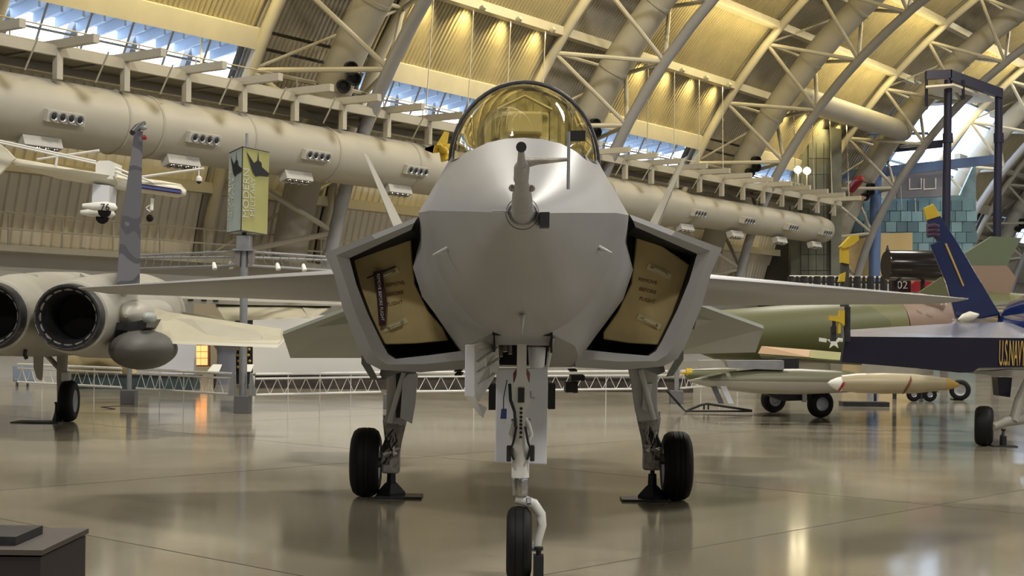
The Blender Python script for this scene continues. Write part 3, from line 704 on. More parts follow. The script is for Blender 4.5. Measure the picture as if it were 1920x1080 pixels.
    tyre = MB().lathe(c, (1, 0, 0), [(-.155, .20), (-.16, .28), (-.135, .345), (-.09, .378), (-.062, .383), (-.06, .376), (-.052, .376), (-.05, .385), (0, .386), (.005, .379), (.012, .379), (.015, .386), (.05, .385), (.052, .376), (.06, .376), (.062, .383), (.09, .378), (.135, .345), (.16, .28), (.155, .20)], 48, 1, False).build('main_tyre', 'rubber', jet, 50)
    MB().lathe(c, (1, 0, 0), [(-.14, .02), (-.12, .09), (-.1, .12), (-.145, .19), (-.15, .205), (.15, .205), (.145, .19), (.1, .12), (.12, .09), (.14, .02)], 30).build('wheel_rim', 'steel', tyre, 40)
    # curved outer door
    MB().loft([[Q(sx*x, y, dd) for dd in (15.4, 16.0)]+[Q(sx*(x-w_), y+2, dd) for dd in (16.0, 15.4)] for x, y, w_ in ((284, 648, 14), (302, 662, 16), (302, 678, 17), (292, 694, 16), (283, 708, 14))], True, True).build('outer_gear_door', 'jetdark', jet, 50)
    MB().prism([Q(sx*x, y, 15.9) for x, y in ((262, 676), (236, 676), (222, 692), (256, 706), (268, 700))], (0, .8, 0)).build('gear_fairing', 'jet', jet)
    jb = P(978+sx*244, 925, GD); bx = jb.x+0.0
    js = thing('jack_stand', 'black cone jack stand under the %s main gear leg of the fighter' % ('left' if sx < 0 else 'right'), 'jack stand', (bx, GD, 0), 'black jack stands')
    MB().box((bx-sx*.09, GD-.05, .012), (.52, .36, .024)).build('base_plate', 'dark', js, None, .005)
    MB().lathe((bx, GD-.05, .024), (0, 0, 1), [(0, .16), (.03, .16), (.13, .07), (.145, .05), (.27, .045), (.275, .025), (.33, .025)], 4).build('cone', 'black', js)
# ---------------- nose gear
ND = 11.0
ng = MB().loft([[Q(x, y, dd) for x, y, dd in ((-w_, y_, ND-.06), (w_, y_, ND-.06), (w_, y_, ND+.06), (-w_, y_, ND+.06)) for y in (y_,)] for w_, y_ in ((9, 600), (9, 690), (9, 702), (13, 716), (16, 728), (16, 756), (8, 770), (7, 860))], True, True).build('nose_gear_strut', 'white', jet, 30)
MB().prism([Q(x, y, ND-.075) for x, y in ((-6, 727), (6, 727), (6, 755), (-6, 755))], (0, .02, 0)).build('strut_slot', 'dark', ng)
for y_ in (766, 774, 782, 789, 796, 803, 811, 820): MB().lathe(Q(0, y_, ND-.058), (0, -1, 0), [(0, .012), (.006, .012)], 10).build('strut_hole', 'black', ng)
MB().tube([Q(-18, 788, ND), Q(18, 788, ND)], .012, 8).build('cross_pin', 'steel', ng)
MB().tube([Q(18, 733, ND), Q(19, 746, ND), Q(25, 747, ND)], .01, 8).build('tow_latch', 'steel', ng)
lower = MB().lathe(Q(0, 895, ND), (0, 0, 1), [(0, .066), (.11, .066), (.13, .062), (.2, .075), (.26, .07), (.33, .06), (.42, .045), (.44, .04)], 20).build('steering_collar', 'white', ng, 40)
for sx in (-1, 1):
    MB().tube([Q(sx*9, 835, ND-.03), Q(sx*20, 815, ND-.03), Q(sx*14, 795, ND-.03), Q(sx*8, 785, ND-.03)], .016, 8).build('torque_link', 'white', ng, 50)
    MB().tube([Q(sx*8, 800, ND-.08), Q(sx*14, 830, ND-.1), Q(sx*20, 845, ND-.08), Q(sx*12, 862, ND-.08)], .01, 6).build('hose', 'black', ng, 50)
    MB().box(Q(sx*22, 850, ND-.05), (.035, .06, .12)).build('steering_valve', 'dark', ng, None, .01)
    MB().prism([Q(sx*x, y, ND+.03) for x, y in ((9, 690), (16, 700), (15, 718), (9, 712))], (0, .05, 0)).build('pivot_lug', mat('lug_brown', (.22, .09, .06), .6), ng)
MB().tube([Q(-22, 720, ND-.02), Q(-20, 750, ND-.08), Q(-12, 772, ND-.08), Q(-10, 800, ND-.08)], .012, 6).build('hose', 'dark', ng, 50)
MB().tube([Q(-27, 712, ND-.02), Q(-33, 745, ND-.05), Q(-33, 766, ND-.06)], .004, 5).build('tag_cord', 'dark', ng)
MB().prism([Q(x, y, ND-.06) for x, y in ((-37, 766), (-27, 766), (-27, 785), (-39, 785))], (0, .01, 0)).build('blue_tag', mat('tag_blue', (.035, .07, .22), .6), ng)
MB().prism([Q(x, y, ND-.06) for x, y in ((-36, 785), (-29, 785), (-30, 797), (-35, 796))], (0, .008, 0)).build('white_tag', 'print', ng)
MB().lathe(Q(0, 929, ND), (0, 0, 1), [(0, .058), (.012, .062), (.125, .062), (.135, .058)], 24).build('oleo_piston', 'chrome', ng, 40)
fk = MB().tube([Q(-8, 934, ND), Q(6, 938, ND), Q(26, 945, ND), Q(40, 965, ND), Q(42, 985, ND), Q(36, 1010, ND), Q(32, 1034, ND+.0)], [.035, .04, .04, .036, .034, .03, .026], 12).build('trailing_fork', 'white', ng, 50)
MB().tube([Q(16, 934, ND-.03), Q(17, 945, ND-.05)], .02, 8).build('fork_bolt', 'steel', fk)
wc = Q(-1, 1022, ND); wc.z = .285
ty = MB().lathe(wc, (1, 0, 0), [(-.085, .15), (-.095, .2), (-.085, .245), (-.06, .273), (-.034, .281), (-.032, .276), (-.026, .276), (-.024, .283), (.024, .283), (.026, .276), (.032, .276), (.034, .281), (.06, .273), (.085, .245), (.095, .2), (.085, .15)], 44, 1, False).build('nose_tyre', 'rubber', jet, 50)
MB().lathe(wc, (1, 0, 0), [(-.08, .02), (-.07, .1), (-.085, .155), (.085, .155), (.07, .1), (.08, .02)], 24).build('wheel_rim', 'steel', ty, 40)
MB().tube([Q(34, 1030, ND), Vector((wc.x, wc.y, wc.z))], .025, 10).build('axle', 'steel', fk)
MB().prism([Q(x, y, 11.75) for x, y in ((-48, 690), (49, 690), (49, 872), (-48, 866))], (0, .03, 0)).build('nose_gear_door', 'lilac', jet, None, .008)
# left bay door seen edge-on with its ribbed inner face
nd = MB().prism([Q(x, y, d) for x, y, d in ((-106, 645, 10.45), (-88, 645, 10.45), (-87, 741, 10.5), (-90, 743, 10.5), (-106, 742, 10.5))], (0, .03, 0)).build('bay_door', 'lilac', jet, None, .006)
MB().prism([Q(x, y, d) for x, y, d in ((-88, 645, 10.48), (-44, 637, 11.2), (-42, 690, 11.6), (-60, 722, 11.5), (-78, 752, 11.0), (-86, 740, 10.5))], (-.012, .01, 0)).build('door_skin', 'white', nd)
for pts in (((-84, 680), (-46, 650)), ((-84, 700), (-44, 672)), ((-82, 722), (-52, 700)), ((-70, 664), (-68, 690)), ((-60, 680), (-60, 712))):
    (x0, y0), (x1, y1) = pts; MB().tube([Q(x0, y0, 10.5+(x0+88)*.018), Q(x1, y1, 10.5+(x1+88)*.018)], .012, 6).build('door_rib', 'white', nd)
for q in (((-104, 743, 10.5), (-86, 743, 10.6), (-70, 782, 11), (-80, 776, 10.8)), ((-80, 755, 10.9), (-64, 764, 11.2), (-72, 784, 11))):
    MB().prism([Q(*k) for k in q], (0, .02, 0)).build('door_hinge_arm', 'white', nd)
MB().prism([Q(x, y, 10.6) for x, y in ((62, 634), (56, 636), (48, 688), (52, 688))], (0, .25, 0)).build('bay_door', 'white', jet)
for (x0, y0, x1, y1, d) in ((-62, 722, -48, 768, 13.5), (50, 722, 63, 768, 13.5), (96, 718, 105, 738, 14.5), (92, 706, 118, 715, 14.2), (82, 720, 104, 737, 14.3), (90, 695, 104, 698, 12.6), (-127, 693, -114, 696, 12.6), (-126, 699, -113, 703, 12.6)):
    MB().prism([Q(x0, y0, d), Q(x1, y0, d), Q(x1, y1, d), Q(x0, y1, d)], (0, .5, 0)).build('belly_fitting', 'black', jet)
js = thing('jack_stand', 'black post stand beside the nose wheel of the fighter', 'jack stand', (.21, 10.95, 0), 'black jack stands')
px = Q(36, 1040, 10.9).x
MB().box((px, 10.9, .01), (.16, .3, .02)).build('base_plate', 'dark', js)
MB().box((px, 10.9, .12), (.075, .12, .2)).build('post', 'black', js)
MB().lathe((px, 10.9, .22), (0, 0, 1), [(0, .02), (.03, .02), (.035, .035), (.06, .035)], 14).build('pad', 'black', js)
# ================================================================== TWIN-NOZZLE JET, LEFT
def tyre(parent, c, axis, r, w_, rim=.55, rimmat='steel', n=36):
    h = w_/2
    t = MB().lathe(c, axis, [(-h*.9, r*rim), (-h, r*.75), (-h*.85, r*.9), (-h*.5, r*.985), (-h*.2, r), (h*.2, r), (h*.5, r*.985), (h*.85, r*.9), (h, r*.75), (h*.9, r*rim)], n, 1, False).build('tyre', 'rubber', parent, 50)
    MB().lathe(c, axis, [(-h*.7, r*.05), (-h*.6, r*.3), (-h*.85, r*rim), (h*.85, r*rim), (h*.6, r*.3), (h*.7, r*.05)], 24).build('wheel_rim', rimmat, t, 40)
    return t
f15 = thing('twin_nozzle_jet', 'pale grey jet seen from behind with two dark engine nozzles', 'aircraft', P(100, 606, 26)*1)
f15.location = Vector((P(100, 600, 27).x, 27, 0)); ORG[f15.name] = f15.location.copy()
AX = Vector((-.06, 1, .015)).normalized()
for cx, cy in ((126, 595), (-22, 592)):
    c = P(cx, cy, 24)
    nac = MB().lathe(c, AX, [(.25, .555), (.28, .60), (.7, .64), (1.6, .72), (3.5, .80), (6, .85), (7, .8)], 36, 1, False).build('nacelle', 'f15', f15, 40)
    nz = MB().lathe(c, AX, [(.6, .5), (.3, .565), (.05, .55), (-.02, .535), (-.02, .50), (.1, .44), (.35, .38), (1.4, .36)], 40, 1, False).build('engine_nozzle', 'dark', f15, 40)
    MB().lathe(c, AX, [(1.0, .01), (1.01, .37)], 32, 1, False).build('turbine_face', 'void', nz)
    MB().lathe(c, AX, [(.16, .43), (.17, .45), (.2, .43)], 40, 1, False).build('nozzle_ring', 'mach', nz, 40)
    up = Vector((0, 0, 1)); ra = AX.cross(up).normalized(); rb = ra.cross(AX)
    for k in range(16):
        a = 2*PI*k/16; q = lambda r, h, da: c+AX*h+(ra*math.cos(a+da)+rb*math.sin(a+da))*r
        MB().add([q(.525, -.025, -.16), q(.525, -.025, .16), q(.445, .08, .15), q(.445, .08, -.15)], [(0, 1, 2, 3)]).build('petal', 'steel' if k % 3 == 0 else 'mach', nz)
MB().loft([[P(x, y, d) for x, y in ((-60, 505), (20, 508), (70, 516), (95, 560), (80, 640), (20, 668), (-60, 665))] for d in (26, 33)], True, True).build('centre_body', 'f15', f15, 40)
MB().loft([[P(x, y, 25.2) for x, y in ((150, 512), (200, 545), (206, 590), (190, 600), (150, 590))], [P(x, y, 31) for x, y in ((150, 520), (200, 545), (206, 580), (190, 590), (150, 580))]], True, True).build('shoulder', 'f15', f15, 40)
MB().lathe(P(238, 592, 25.0), AX, [(-.1, .03), (0, .15), (.25, .24), (.8, .28), (3, .28)], 20).build('tail_boom', 'f15', f15, 40)
MB().lathe(P(274, 596, 24.6), AX, [(-.05, .02), (0, .07), (.12, .095), (.5, .09)], 16).build('boom_cap', mat('boom_cap_grey', (.27, .30, .29), .5), f15, 50)
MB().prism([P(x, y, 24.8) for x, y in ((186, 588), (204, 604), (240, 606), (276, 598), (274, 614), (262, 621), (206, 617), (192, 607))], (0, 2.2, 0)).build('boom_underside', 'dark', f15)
MB().prism([P(x, y, 25.2) for x, y in ((190, 610), (208, 617), (208, 626), (186, 626))], (0, 1, 0)).build('vent', 'black', f15)
fin = MB().loft([[P(x, y, d) for x, d in ((a, 25.2), (b, 25.2), (b-3, 28.5), (a+3, 28.5))] for a, b, y in ((219, 262, 534), (226, 264, 420), (240, 266, 330), (252, 268, 246))], True, True).build('tail_fin', 'fin', f15)
MB().tube([P(248, 249, 25.2), P(258, 240, 25.4), P(271, 230, 25.6)], [.05, .07, .03], 10).build('fin_tip_pod', 'dark', fin, 50)
MB().lathe(P(270, 240, 25.1), (1, 0, 0), [(-.05, .03), (0, .05), (.05, .02)], 12).build('tip_lamp', 'steel', fin, 50)
MB().lathe(P(270, 258, 25.1), (1, 0, 0), [(-.03, .03), (0, .045), (.04, .035), (.05, .01)], 12).build('red_beacon', 'red', fin, 50)
st = MB().prism([P(x, y, d) for x, y, d in ((262, 574, 26.6), (313, 590, 26.0), (527, 622, 25.5), (535, 637, 25.2), (520, 652, 25.0), (283, 643, 25.0), (270, 610, 25.6))], (0, .06, .05)).build('tailplane', 'f15tan', f15)
MB().prism([P(x, y, d-.04) for x, y, d in ((318, 596, 25.9), (360, 598, 25.8), (480, 620, 25.5), (492, 632, 25.3), (480, 639, 25.2), (400, 638, 25.2), (345, 625, 25.4))], (0, .02, .0)).build('tailplane_inset', 'f15inset', st)
MB().prism([P(x, y, 26.3) for x, y in ((338, 584), (392, 591), (450, 611), (345, 592))], (0, .05, 0)).build('tailplane_edge', 'f15tan', st)
wg = MB().prism([P(x, y, 33) for x, y in ((255, 556), (470, 565), (640, 571), (640, 574), (470, 572), (255, 566))], (0, 3, .1)).build('wing', 'f15', f15)
for x in (312, 358, 383, 405): MB().prism([P(x-6, 559.5+(x-312)*.03, 32.97), P(x+4, 559.7+(x-312)*.03, 32.97), P(x+4, 562+(x-312)*.03, 32.97), P(x-6, 562+(x-312)*.03, 32.97)], (0, .03, 0)).build('wing_slot', 'black', wg)
MB().prism([P(x, y, d) for x, y, d in ((404, 573, 33.2), (563, 573, 33.2), (621, 577, 33.2), (588, 596, 32.2), (420, 602, 32.2))], (0, .05, .04)).build('flap', 'f15tan', wg)
MB().prism([P(x, y, d) for x, y, d in ((565, 574, 33.15), (619, 577.5, 33.15), (588, 592, 32.3), (577, 592, 32.3))], (0, .02, .0)).build('flap_fairing', 'f15inset', wg)
tk = MB().lathe(P(259, 657, 24.6), AX, [(-.5, .01), (-.46, .09), (-.36, .18), (-.15, .275), (.15, .33), (.5, .34), (1.0, .31), (1.6, .2), (2.0, .05)], 30, 1.6).build('drop_tank', mat('tank_dark_grey', (.06, .057, .05), .6, 0, .08, 2), f15, 40)
MB().prism([P(x, y, 24.9) for x, y in ((238, 622), (268, 618), (283, 644), (240, 642))], (0, 1.8, 0)).build('pylon', 'dark', f15)
for x in (243, 255): MB().box(P(x, 622.5, 24.85), (.06, .05, .03)).build('pylon_bolt', 'chrome', f15)
lg = MB().tube([P(118, 640, 28.3), P(116, 700, 28.3), P(114, 756, 28.3)], [.11, .10, .07], 12).build('main_gear_leg', mat('f15_gear_grey', (.30, .28, .25), .5), f15, 40)
MB().tube([P(86, 664, 28.3), P(112, 692, 28.3)], .05, 8).build('side_brace', 'mach', lg)
MB().box(P(124, 706, 28.3), (.16, .2, .2)).build('knuckle', 'white', lg, None, .03)
MB().tube([P(113, 750, 28.3), P(130, 752, 28.3)], .05, 8).build('axle', 'dark', lg)
c = P(129, 752, 28.3); c.z = .40; tyre(f15, c, (1, .06, 0), .40, .29)
MB().loft([[P(x, y, d) for x, d in ((a, 27), (b, 27), (b, 27.6), (a, 27.6))] for a, b, y in ((62, 82, 660), (63, 81, 690), (68, 80, 708), (74, 79, 713))], True, True).build('ventral_fin', 'f15', f15)
MB().tube([P(48, 655, 25), P(46, 665, 25), P(50, 673, 25)], .035, 8).build('hook', 'dark', f15, 50)
bx = P(107, 780, 28.2).x
js = thing('jack_stand', 'black jack stand beside the wheel of the twin-nozzle jet', 'jack stand', (bx, 28.2, 0), 'black jack stands')
MB().lathe((bx, 28.2, .02), (0, 0, 1), [(0, .1), (.16, .05), (.3, .04), (.36, .06)], 8).build('cone', 'black', js)
MB().box((bx-.28, 28.0, .01), (.9, .6, .02)).build('base_plate', 'dark', js)

# ================================================================== HANGING WHITE STUNT PLANE
SD = 40
sp = thing('stunt_plane', 'white stunt plane numbered 76 hanging on its side below the duct', 'aeroplane', P(200, 350, SD))
MB().tube([P(0, 297, SD+.4), P(60, 310, SD+.3), P(150, 330, SD), P(240, 345, SD), P(300, 352, SD), P(336, 358, SD), P(348, 362, SD)], [.08, .12, .17, .20, .20, .19, .08], 16).build('fuselage', 'stunt', sp, 50)
MB().prism([P(x, y, SD-.26) for x, y in ((262, 346.5), (340, 357.5), (340, 362), (262, 351))], (0, .1, 0)).build('blue_stripe', 'stripe', sp)
for dy in (-1.5, 6.5): MB().prism([P(x, y+dy, SD-.25) for x, y in ((262, 345.5), (338, 356.3), (338, 357.3), (262, 346.5))], (0, .1, 0)).build('red_stripe', 'maroon', sp)
MB().loft([[P(x, y, d) for x, y, d in ((27, 309, SD-2.6), (30, 306, SD-2.6), (34, 310, SD-2.2), (30, 313, SD-2.2))], [P(x, y, d) for x, y, d in ((110, 322, SD-1.6), (115, 316, SD-1.6), (122, 330, SD-1), (112, 336, SD-1))], [P(x, y, d) for x, y, d in ((205, 340, SD-.5), (215, 330, SD-.5), (225, 352, SD), (208, 352, SD))]], True, True).build('wing', 'stunt', sp, 50)
MB().prism([P(x, y, SD-.6) for x, y in ((180, 305), (186, 301), (205, 301), (212, 304), (210, 336), (178, 334))], (0, .9, 0)).build('aileron_panel', 'print', sp)
MB().prism([P(x, y, SD-.6) for x, y in ((174, 344), (206, 348), (204, 381), (172, 379))], (0, .7, 0)).build('upper_wing_panel', mat('stunt_shade', (.60, .62, .66), .4), sp)
MB().prism([P(x, y, SD) for x, y in ((-4, 268), (10, 278), (28, 297), (20, 304), (0, 326), (-6, 330))], (0, .12, 0)).build('tail', 'stunt', sp)
pant = []
for cx, cy, dd in ((188, 387, SD-.9), (184, 399, SD-.5)):
    o = MB().tube([P(cx-33, cy-1, dd), P(cx-12, cy, dd), P(cx+10, cy, dd), P(cx+26, cy+2, dd), P(cx+32, cy+4, dd)], [.06, .11, .13, .11, .02], 14).build('wheel_pant', 'print', sp, 50); pant.append(o)
    MB().lathe(P(cx+8, cy+9, dd), (0, 1, 0), [(-.06, .13), (-.04, .17), (.04, .17), (.06, .13)], 18).build('wheel', 'rubber', o, 40)
text('race_number', '76', .26, P(197, 389, SD-1.06), (1, 0, .02), (0, 0, 1), 'black', pant[0], .01)
MB().prism([P(x, y, SD-.5) for x, y in ((192, 354), (198, 354), (203, 383), (194, 383))], (0, .2, 0)).build('gear_leg', 'print', sp)
MB().tube([P(286, 372, SD), P(284, 394, SD)], .05, 8).build('tail_wheel_leg', 'print', sp)
MB().tube([P(274, 390, SD), P(280, 385, SD), P(286, 390, SD), P(282, 397, SD), P(275, 392, SD)], .02, 6).build('tail_spring', 'print', sp)
MB().lathe(P(281, 409, SD), (.4, 1, 0), [(-.04, .08), (-.03, .1), (.03, .1), (.04, .08)], 16).build('tail_wheel', 'rubber', sp, 40)
for a, b in (((0, 264), (180, 303)), ((0, 268), (180, 307)), ((212, 313), (290, 343)), ((212, 320), (246, 334)), ((108, 290), (104, 314)), ((262, 332), (382, 316)), ((70, 299), (186, 282))):
    MB().tube([P(a[0], a[1], SD-.3), P(b[0], b[1], SD-.3)], .035, 6).build('bracing_rod', 'print', sp)

# ================================================================== BANNER POST, BARRIER RAILS
BD = 31.7
bn = thing('banner_post', 'tall post with triangular banner reading MODERN MILITARY', 'sign', (P(455, 775, BD).x, BD, 0))
g0 = P(455, 775, BD); MB().tube([(g0.x, BD, .3), P(458, 470, BD)], .085, 14).build('pole', 'steel', bn, 40)
MB().box((g0.x, BD, .19), (.33, .33, .38)).build('base', mat('base_grey', (.12, .12, .125), .5), bn, None, .01)
for sx in (-1, 1): MB().prism([(g0.x+sx*.15, BD-.15, .38), (g0.x+sx*.30, BD-.15, .38), (g0.x+sx*.21, BD-.15, .88), (g0.x+sx*.17, BD-.15, .88)], (0, .12, 0)).build('wedge', 'steel', bn)
MB().box(P(458, 456, BD), (.30, .3, .30)).build('junction_box', 'steel', bn, None, .01)
MB().box(P(458, 469, BD), (.42, .4, .04)).build('top_plate', 'steel', bn)
for sx in (-1, 1): MB().prism([P(458+sx*7, 471, BD-.1), P(458+sx*19, 471, BD-.1), P(458+sx*17, 494, BD-.1), P(458+sx*9, 500, BD-.1)], (0, .12, 0)).build('bracket', mat('bracket_grey', (.22, .2, .2), .5), bn)
T3 = [P(455, 275, BD-.35), P(505, 285, BD+.3), P(430, 287, BD+.2)]
B3 = [P(452, 432, BD-.35), P(501, 440, BD+.3), P(425, 437, BD+.2)]
box3 = MB().add(T3+B3, [(0, 1, 2), (5, 4, 3), (1, 2, 5, 4)]).build('banner_core', 'signb', bn)
fr_ = MB().add([T3[0], T3[1], B3[1], B3[0]], [(0, 1, 2, 3)]).build('banner_face', 'sign', bn)
fl_ = MB().add([T3[2], T3[0], B3[0], B3[2]], [(0, 1, 2, 3)]).build('banner_face', 'signb', bn)
for a, b in ((T3[0], T3[1]), (T3[0], T3[2]), (B3[0], B3[1]), (B3[0], B3[2]), (T3[0], B3[0])): MB().tube([a, b], .012, 6).build('banner_edge', 'dark', bn)
MB().tube([P(463, 278, BD), P(463, 250, BD)], .03, 8).build('hanger', 'steel', bn)
MB().tube([P(458, 441, BD), P(458, 436, BD)], .05, 8).build('neck', 'dark', bn)
def face_pt(T0, T1, B0, B1, u, v, lift=.012):
    p = (T0*(1-u)+T1*u)*(1-v)+(B0*(1-u)+B1*u)*v; n_ = (T1-T0).cross(B0-T0).normalized()
    if n_.y > 0: n_ = -n_
    return p+n_*lift
for face, T0, T1, B0, B1 in ((fr_, T3[0], T3[1], B3[0], B3[1]), (fl_, T3[2], T3[0], B3[2], B3[0])):
    xd = (T0-B0).normalized(); yd = -(T1-T0).normalized()
    text('sign_lettering', 'MODERN', .255 if face is fr_ else .165, face_pt(T0, T1, B0, B1, .15, .545), xd, yd, 'signprint', face, .003, xs=1.0 if face is fr_ else 1.55)
    text('sign_lettering', 'MILITARY', .20 if face is fr_ else .13, face_pt(T0, T1, B0, B1, .40, .58), xd, yd, 'signprint', face, .003, xs=1.0 if face is fr_ else 1.55)
    pic = [(.13, .05), (.42, .17), (.55, .13), (.57, .02), (.6, .13), (.70, .15), (.72, .2), (1.0, .26), (.97, .30), (.62, .31), (.5, .33), (.38, .28)]
    MB().prism([face_pt(T0, T1, B0, B1, u, v, .014) for u, v in pic], (0, -.004, 0)).build('aircraft_print', 'black', face)
# light truss arms at the post head
for side, (x1, y1, d1) in (('left', (262, 482, BD+1.5)), ('right', (645, 487, BD+2.5))):
    lt = thing('light_truss', 'horizontal pipe truss with small spotlights on the %s of the banner post' % side, 'light truss', P(458, 498, BD))
    a0, a1 = P(458, 471, BD), P(x1, y1-3, d1); b0, b1 = P(458, 497, BD), P(x1, y1+22, d1); m0, m1 = P(458, 482, BD+.4), P(x1, y1+2, d1+.4)
    for p, q in ((a0, a1), (b0, b1), (m0, m1)): MB().tube([p, q], .028, 8).build('pipe', 'steel', lt)
    for k in range(12): MB().tube([a0.lerp(a1, k/12), b0.lerp(b1, (k+.5)/12)], .01, 5).build('web_bar', 'steel', lt); 
    for x, y in (((402, 500), (433, 498)) if side == 'left' else ((521, 501), (570, 503))):
        c = P(x, y, BD+.3)
        sl = MB().lathe(c, Vector((.25, -.4, -.9)), [(-.1, .03), (-.06, .045), (.06, .055), (.06, .045)], 12).build('spotlight', 'print', lt, 40)
        MB().lathe(c, Vector((.25, -.4, -.9)), [(.045, .01), (.05, .045)], 12, 1, False).build('bulb', 'bulb', sl)
def post(px, py, d, lab):
    g = P(px, py, d); t = thing('barrier_post', lab, 'post', (g.x, d, 0), 'barrier posts')
    MB().tube([(g.x, d, .3), (g.x, d, 1.05)], .06, 12).build('tube', 'steel', t, 40)
    MB().box((g.x, d, .17), (.34, .34, .34)).build('base', mat('base_grey', (.12, .12, .125), .5), t, None, .01)
    return g
g_a = Vector((P(20, 742, 37.5).x, 37.5, 0)); 
g_b = post(242, 757, 34.6, 'steel barrier post on a grey base under the dark drop tank')
g_c = Vector((g0.x, BD, 0))
g_d = post(733, 765, 34.2, 'steel barrier post hidden behind the left main gear leg')
g_e = post(1268, 757, 38.2, 'steel barrier post on a grey base right of the right main gear leg')
g_f = Vector((P(1420, 740, 44).x, 44, 0))
BN = ['left of the drop tank post', 'between drop tank post and banner post', 'between the banner post and left main gear', 'under the fighter belly', 'right of the right main gear']
for (p, q), nm in zip(((g_a, g_b), (g_b, g_c), (g_c, g_d), (g_d, g_e), (g_e, g_f)), BN):
    p = Vector((p.x, p.y, 0)); q = Vector((q.x, q.y, 0)); L = (q-p).length; ax = (q-p).normalized(); p2 = p+ax*.3; q2 = q-ax*.3
    br = thing('barrier_rail', 'white lattice barrier rail '+nm, 'barrier', (p+q)/2+Vector((0, 0, .38)), 'lattice barrier rails')
    for z, r in ((.39, .028), (.74, .026), (.84, .03)): MB().tube([p2+Vector((0, 0, z)), q2+Vector((0, 0, z))], r, 8).build('tube', 'white', br)
    n_ = max(6, int(L/.42))
    for k in range(n_):
        a = p2.lerp(q2, k/n_); b_ = p2.lerp(q2, (k+.5)/n_); c_ = p2.lerp(q2, (k+1)/n_)
        MB().tube([a+Vector((0, 0, .39)), b_+Vector((0, 0, .74))], .009, 4).build('lattice_bar', 'white', br)
        MB().tube([b_+Vector((0, 0, .74)), c_+Vector((0, 0, .39))], .009, 4).build('lattice_bar', 'white', br)
    for k in (0.25, .5, .75): a = p2.lerp(q2, k); MB().tube([a, a+Vector((0, 0, .84))], .012, 6).build('leg', 'white', br)
# cable on the floor
tag(MB().tube([P(145, 768, 32.6)*1, P(190, 770, 32.2), P(215, 767, 32.6), P(190, 763.5, 33.3), P(236, 761, 34)], .015, 6).build('floor_cable', 'black'), 'thin dark cable lying on the floor by the drop tank post', 'cable')

# ================================================================== EXHIBITS AT THE BACK
def stand(name, pts, d, th, m, lab, cat):
    g = P(0, 0, d); zb = 0
    poly = [P(x, y, d) for x, y in pts]; lo = min(p.z for p in poly)
    for p in poly:
        if p.z < .25: p.z = 0.0
    return tag(MB().prism(poly, (0, th, 0)).build(name, m), lab, cat)
stand('display_partition', ((474, 592), (720, 590), (720, 727), (474, 727)), 46, .4, 'panel', 'wide white display partition behind the left lattice rail', 'partition')
stand('display_partition', ((280, 636), (363, 637), (363, 727), (280, 727)), 46.5, .4, mat('cool_white_panel', (.58, .60, .66), .6), 'narrow bluish white partition right of the drop tank', 'partition')
stand('alcove_wall', ((363, 560), (474, 560), (474, 724), (363, 724)), 50, .3, mat('alcove_beige', (.36, .31, .22), .6), 'dim beige alcove wall behind the orange panel', 'wall panel')
t = thing('light_box', 'glowing orange backlit panel beside the bluish white partition', 'light box', P(378, 687, 48))
MB().prism([P(x, y, 48) for x, y in ((364, 646), (393, 646), (393, 687), (364, 687))], (0, .15, 0)).build('frame', 'brown', t)
for (x0, x1) in ((366, 375.5), (376.5, 389)):
    for (y0, y1) in ((648, 659), (660, 671), (672, 684.5)):
        MB().prism([P(x, y, 47.97) for x, y in ((x0, y0), (x1, y0), (x1, y1), (x0, y1))], (0, .03, 0)).build('panel', 'orange', t)
t = thing('flared_column', 'blue-grey column with a flared head in the alcove', 'column', P(424, 724, 47))
g = P(424, 724, 47); MB().lathe((g.x, 47, 0), (0, 0, 1), [(0, .32), (.9, .30), (1.1, .32), (1.3, .48), (1.38, .52)], 20).build('shaft', mat('column_blue_grey', (.16, .17, .21), .5), t, 40)
stand('display_case', ((440, 600), (474, 600), (474, 722), (440, 722)), 47.5, .8, 'black', 'dark glass display case left of the wide white partition', 'display case')
for x in (446, 452, 459, 467):
    for j in range(4):
        o = MB().lathe(P(x+random.uniform(-2, 2), 655+j*11, 47.4), (0, 1, 0), [(-.03, .02), (0, .05), (.05, .02)], 8).build('case_trinket', 'gold'); tag(o, 'tiny gold exhibit inside the dark display case', 'exhibit', 'gold exhibits in the dark case')
for x, nm in ((403, 'left'), (463, 'right')):
    t = thing('info_board', 'white tilted information board %s of the flared column' % nm, 'sign', P(x, 718, 44))
    MB().prism([P(x-14, 697, 43.8), P(x+8, 697, 43.8), P(x+13, 685, 44.3), P(x-4, 685, 44.3)], (0, .02, .03)).build('board', 'print', t)
    MB().tube([P(x, 693, 44), Vector((P(x, 700, 44).x, 44, 0))], .04, 8).build('leg', 'dark', t)
t = thing('bench_seat', 'pair of blue-grey moulded seats by the left wall', 'seat', (P(42, 730, 44).x, 44, 0))
for x in (32, 52):
    MB().prism([P(x-9, 686, 44), P(x+9, 686, 44), P(x+10, 712, 43.9), P(x-8, 712, 43.9)], (0, .06, 0)).build('seat_back', 'seatblue', t, None, .02)
    MB().prism([P(x-8, 712, 43.9), P(x+11, 712, 43.9), P(x+14, 716, 43.4), P(x-6, 716, 43.4)], (0, 0, .05)).build('seat_pan', 'seatblue', t)
    gx = P(x, 715, 43.7).x; MB().tube([(gx, 43.7, 0), (gx, 43.7, P(x, 716, 43.7).z)], .04, 8).build('leg', 'steel', t)
t = thing('cream_aeroplane', 'cream aeroplane fuselage partly hidden behind the pale jet', 'aeroplane', (P(190, 725, 45).x, 45, 0))
MB().tube([P(120, 680, 45), P(150, 672, 45), P(200, 668, 45), P(250, 670, 45)], [.35, .75, .85, .7], 16).build('fuselage', mat('old_cream', (.55, .46, .25), .45), t, 50)
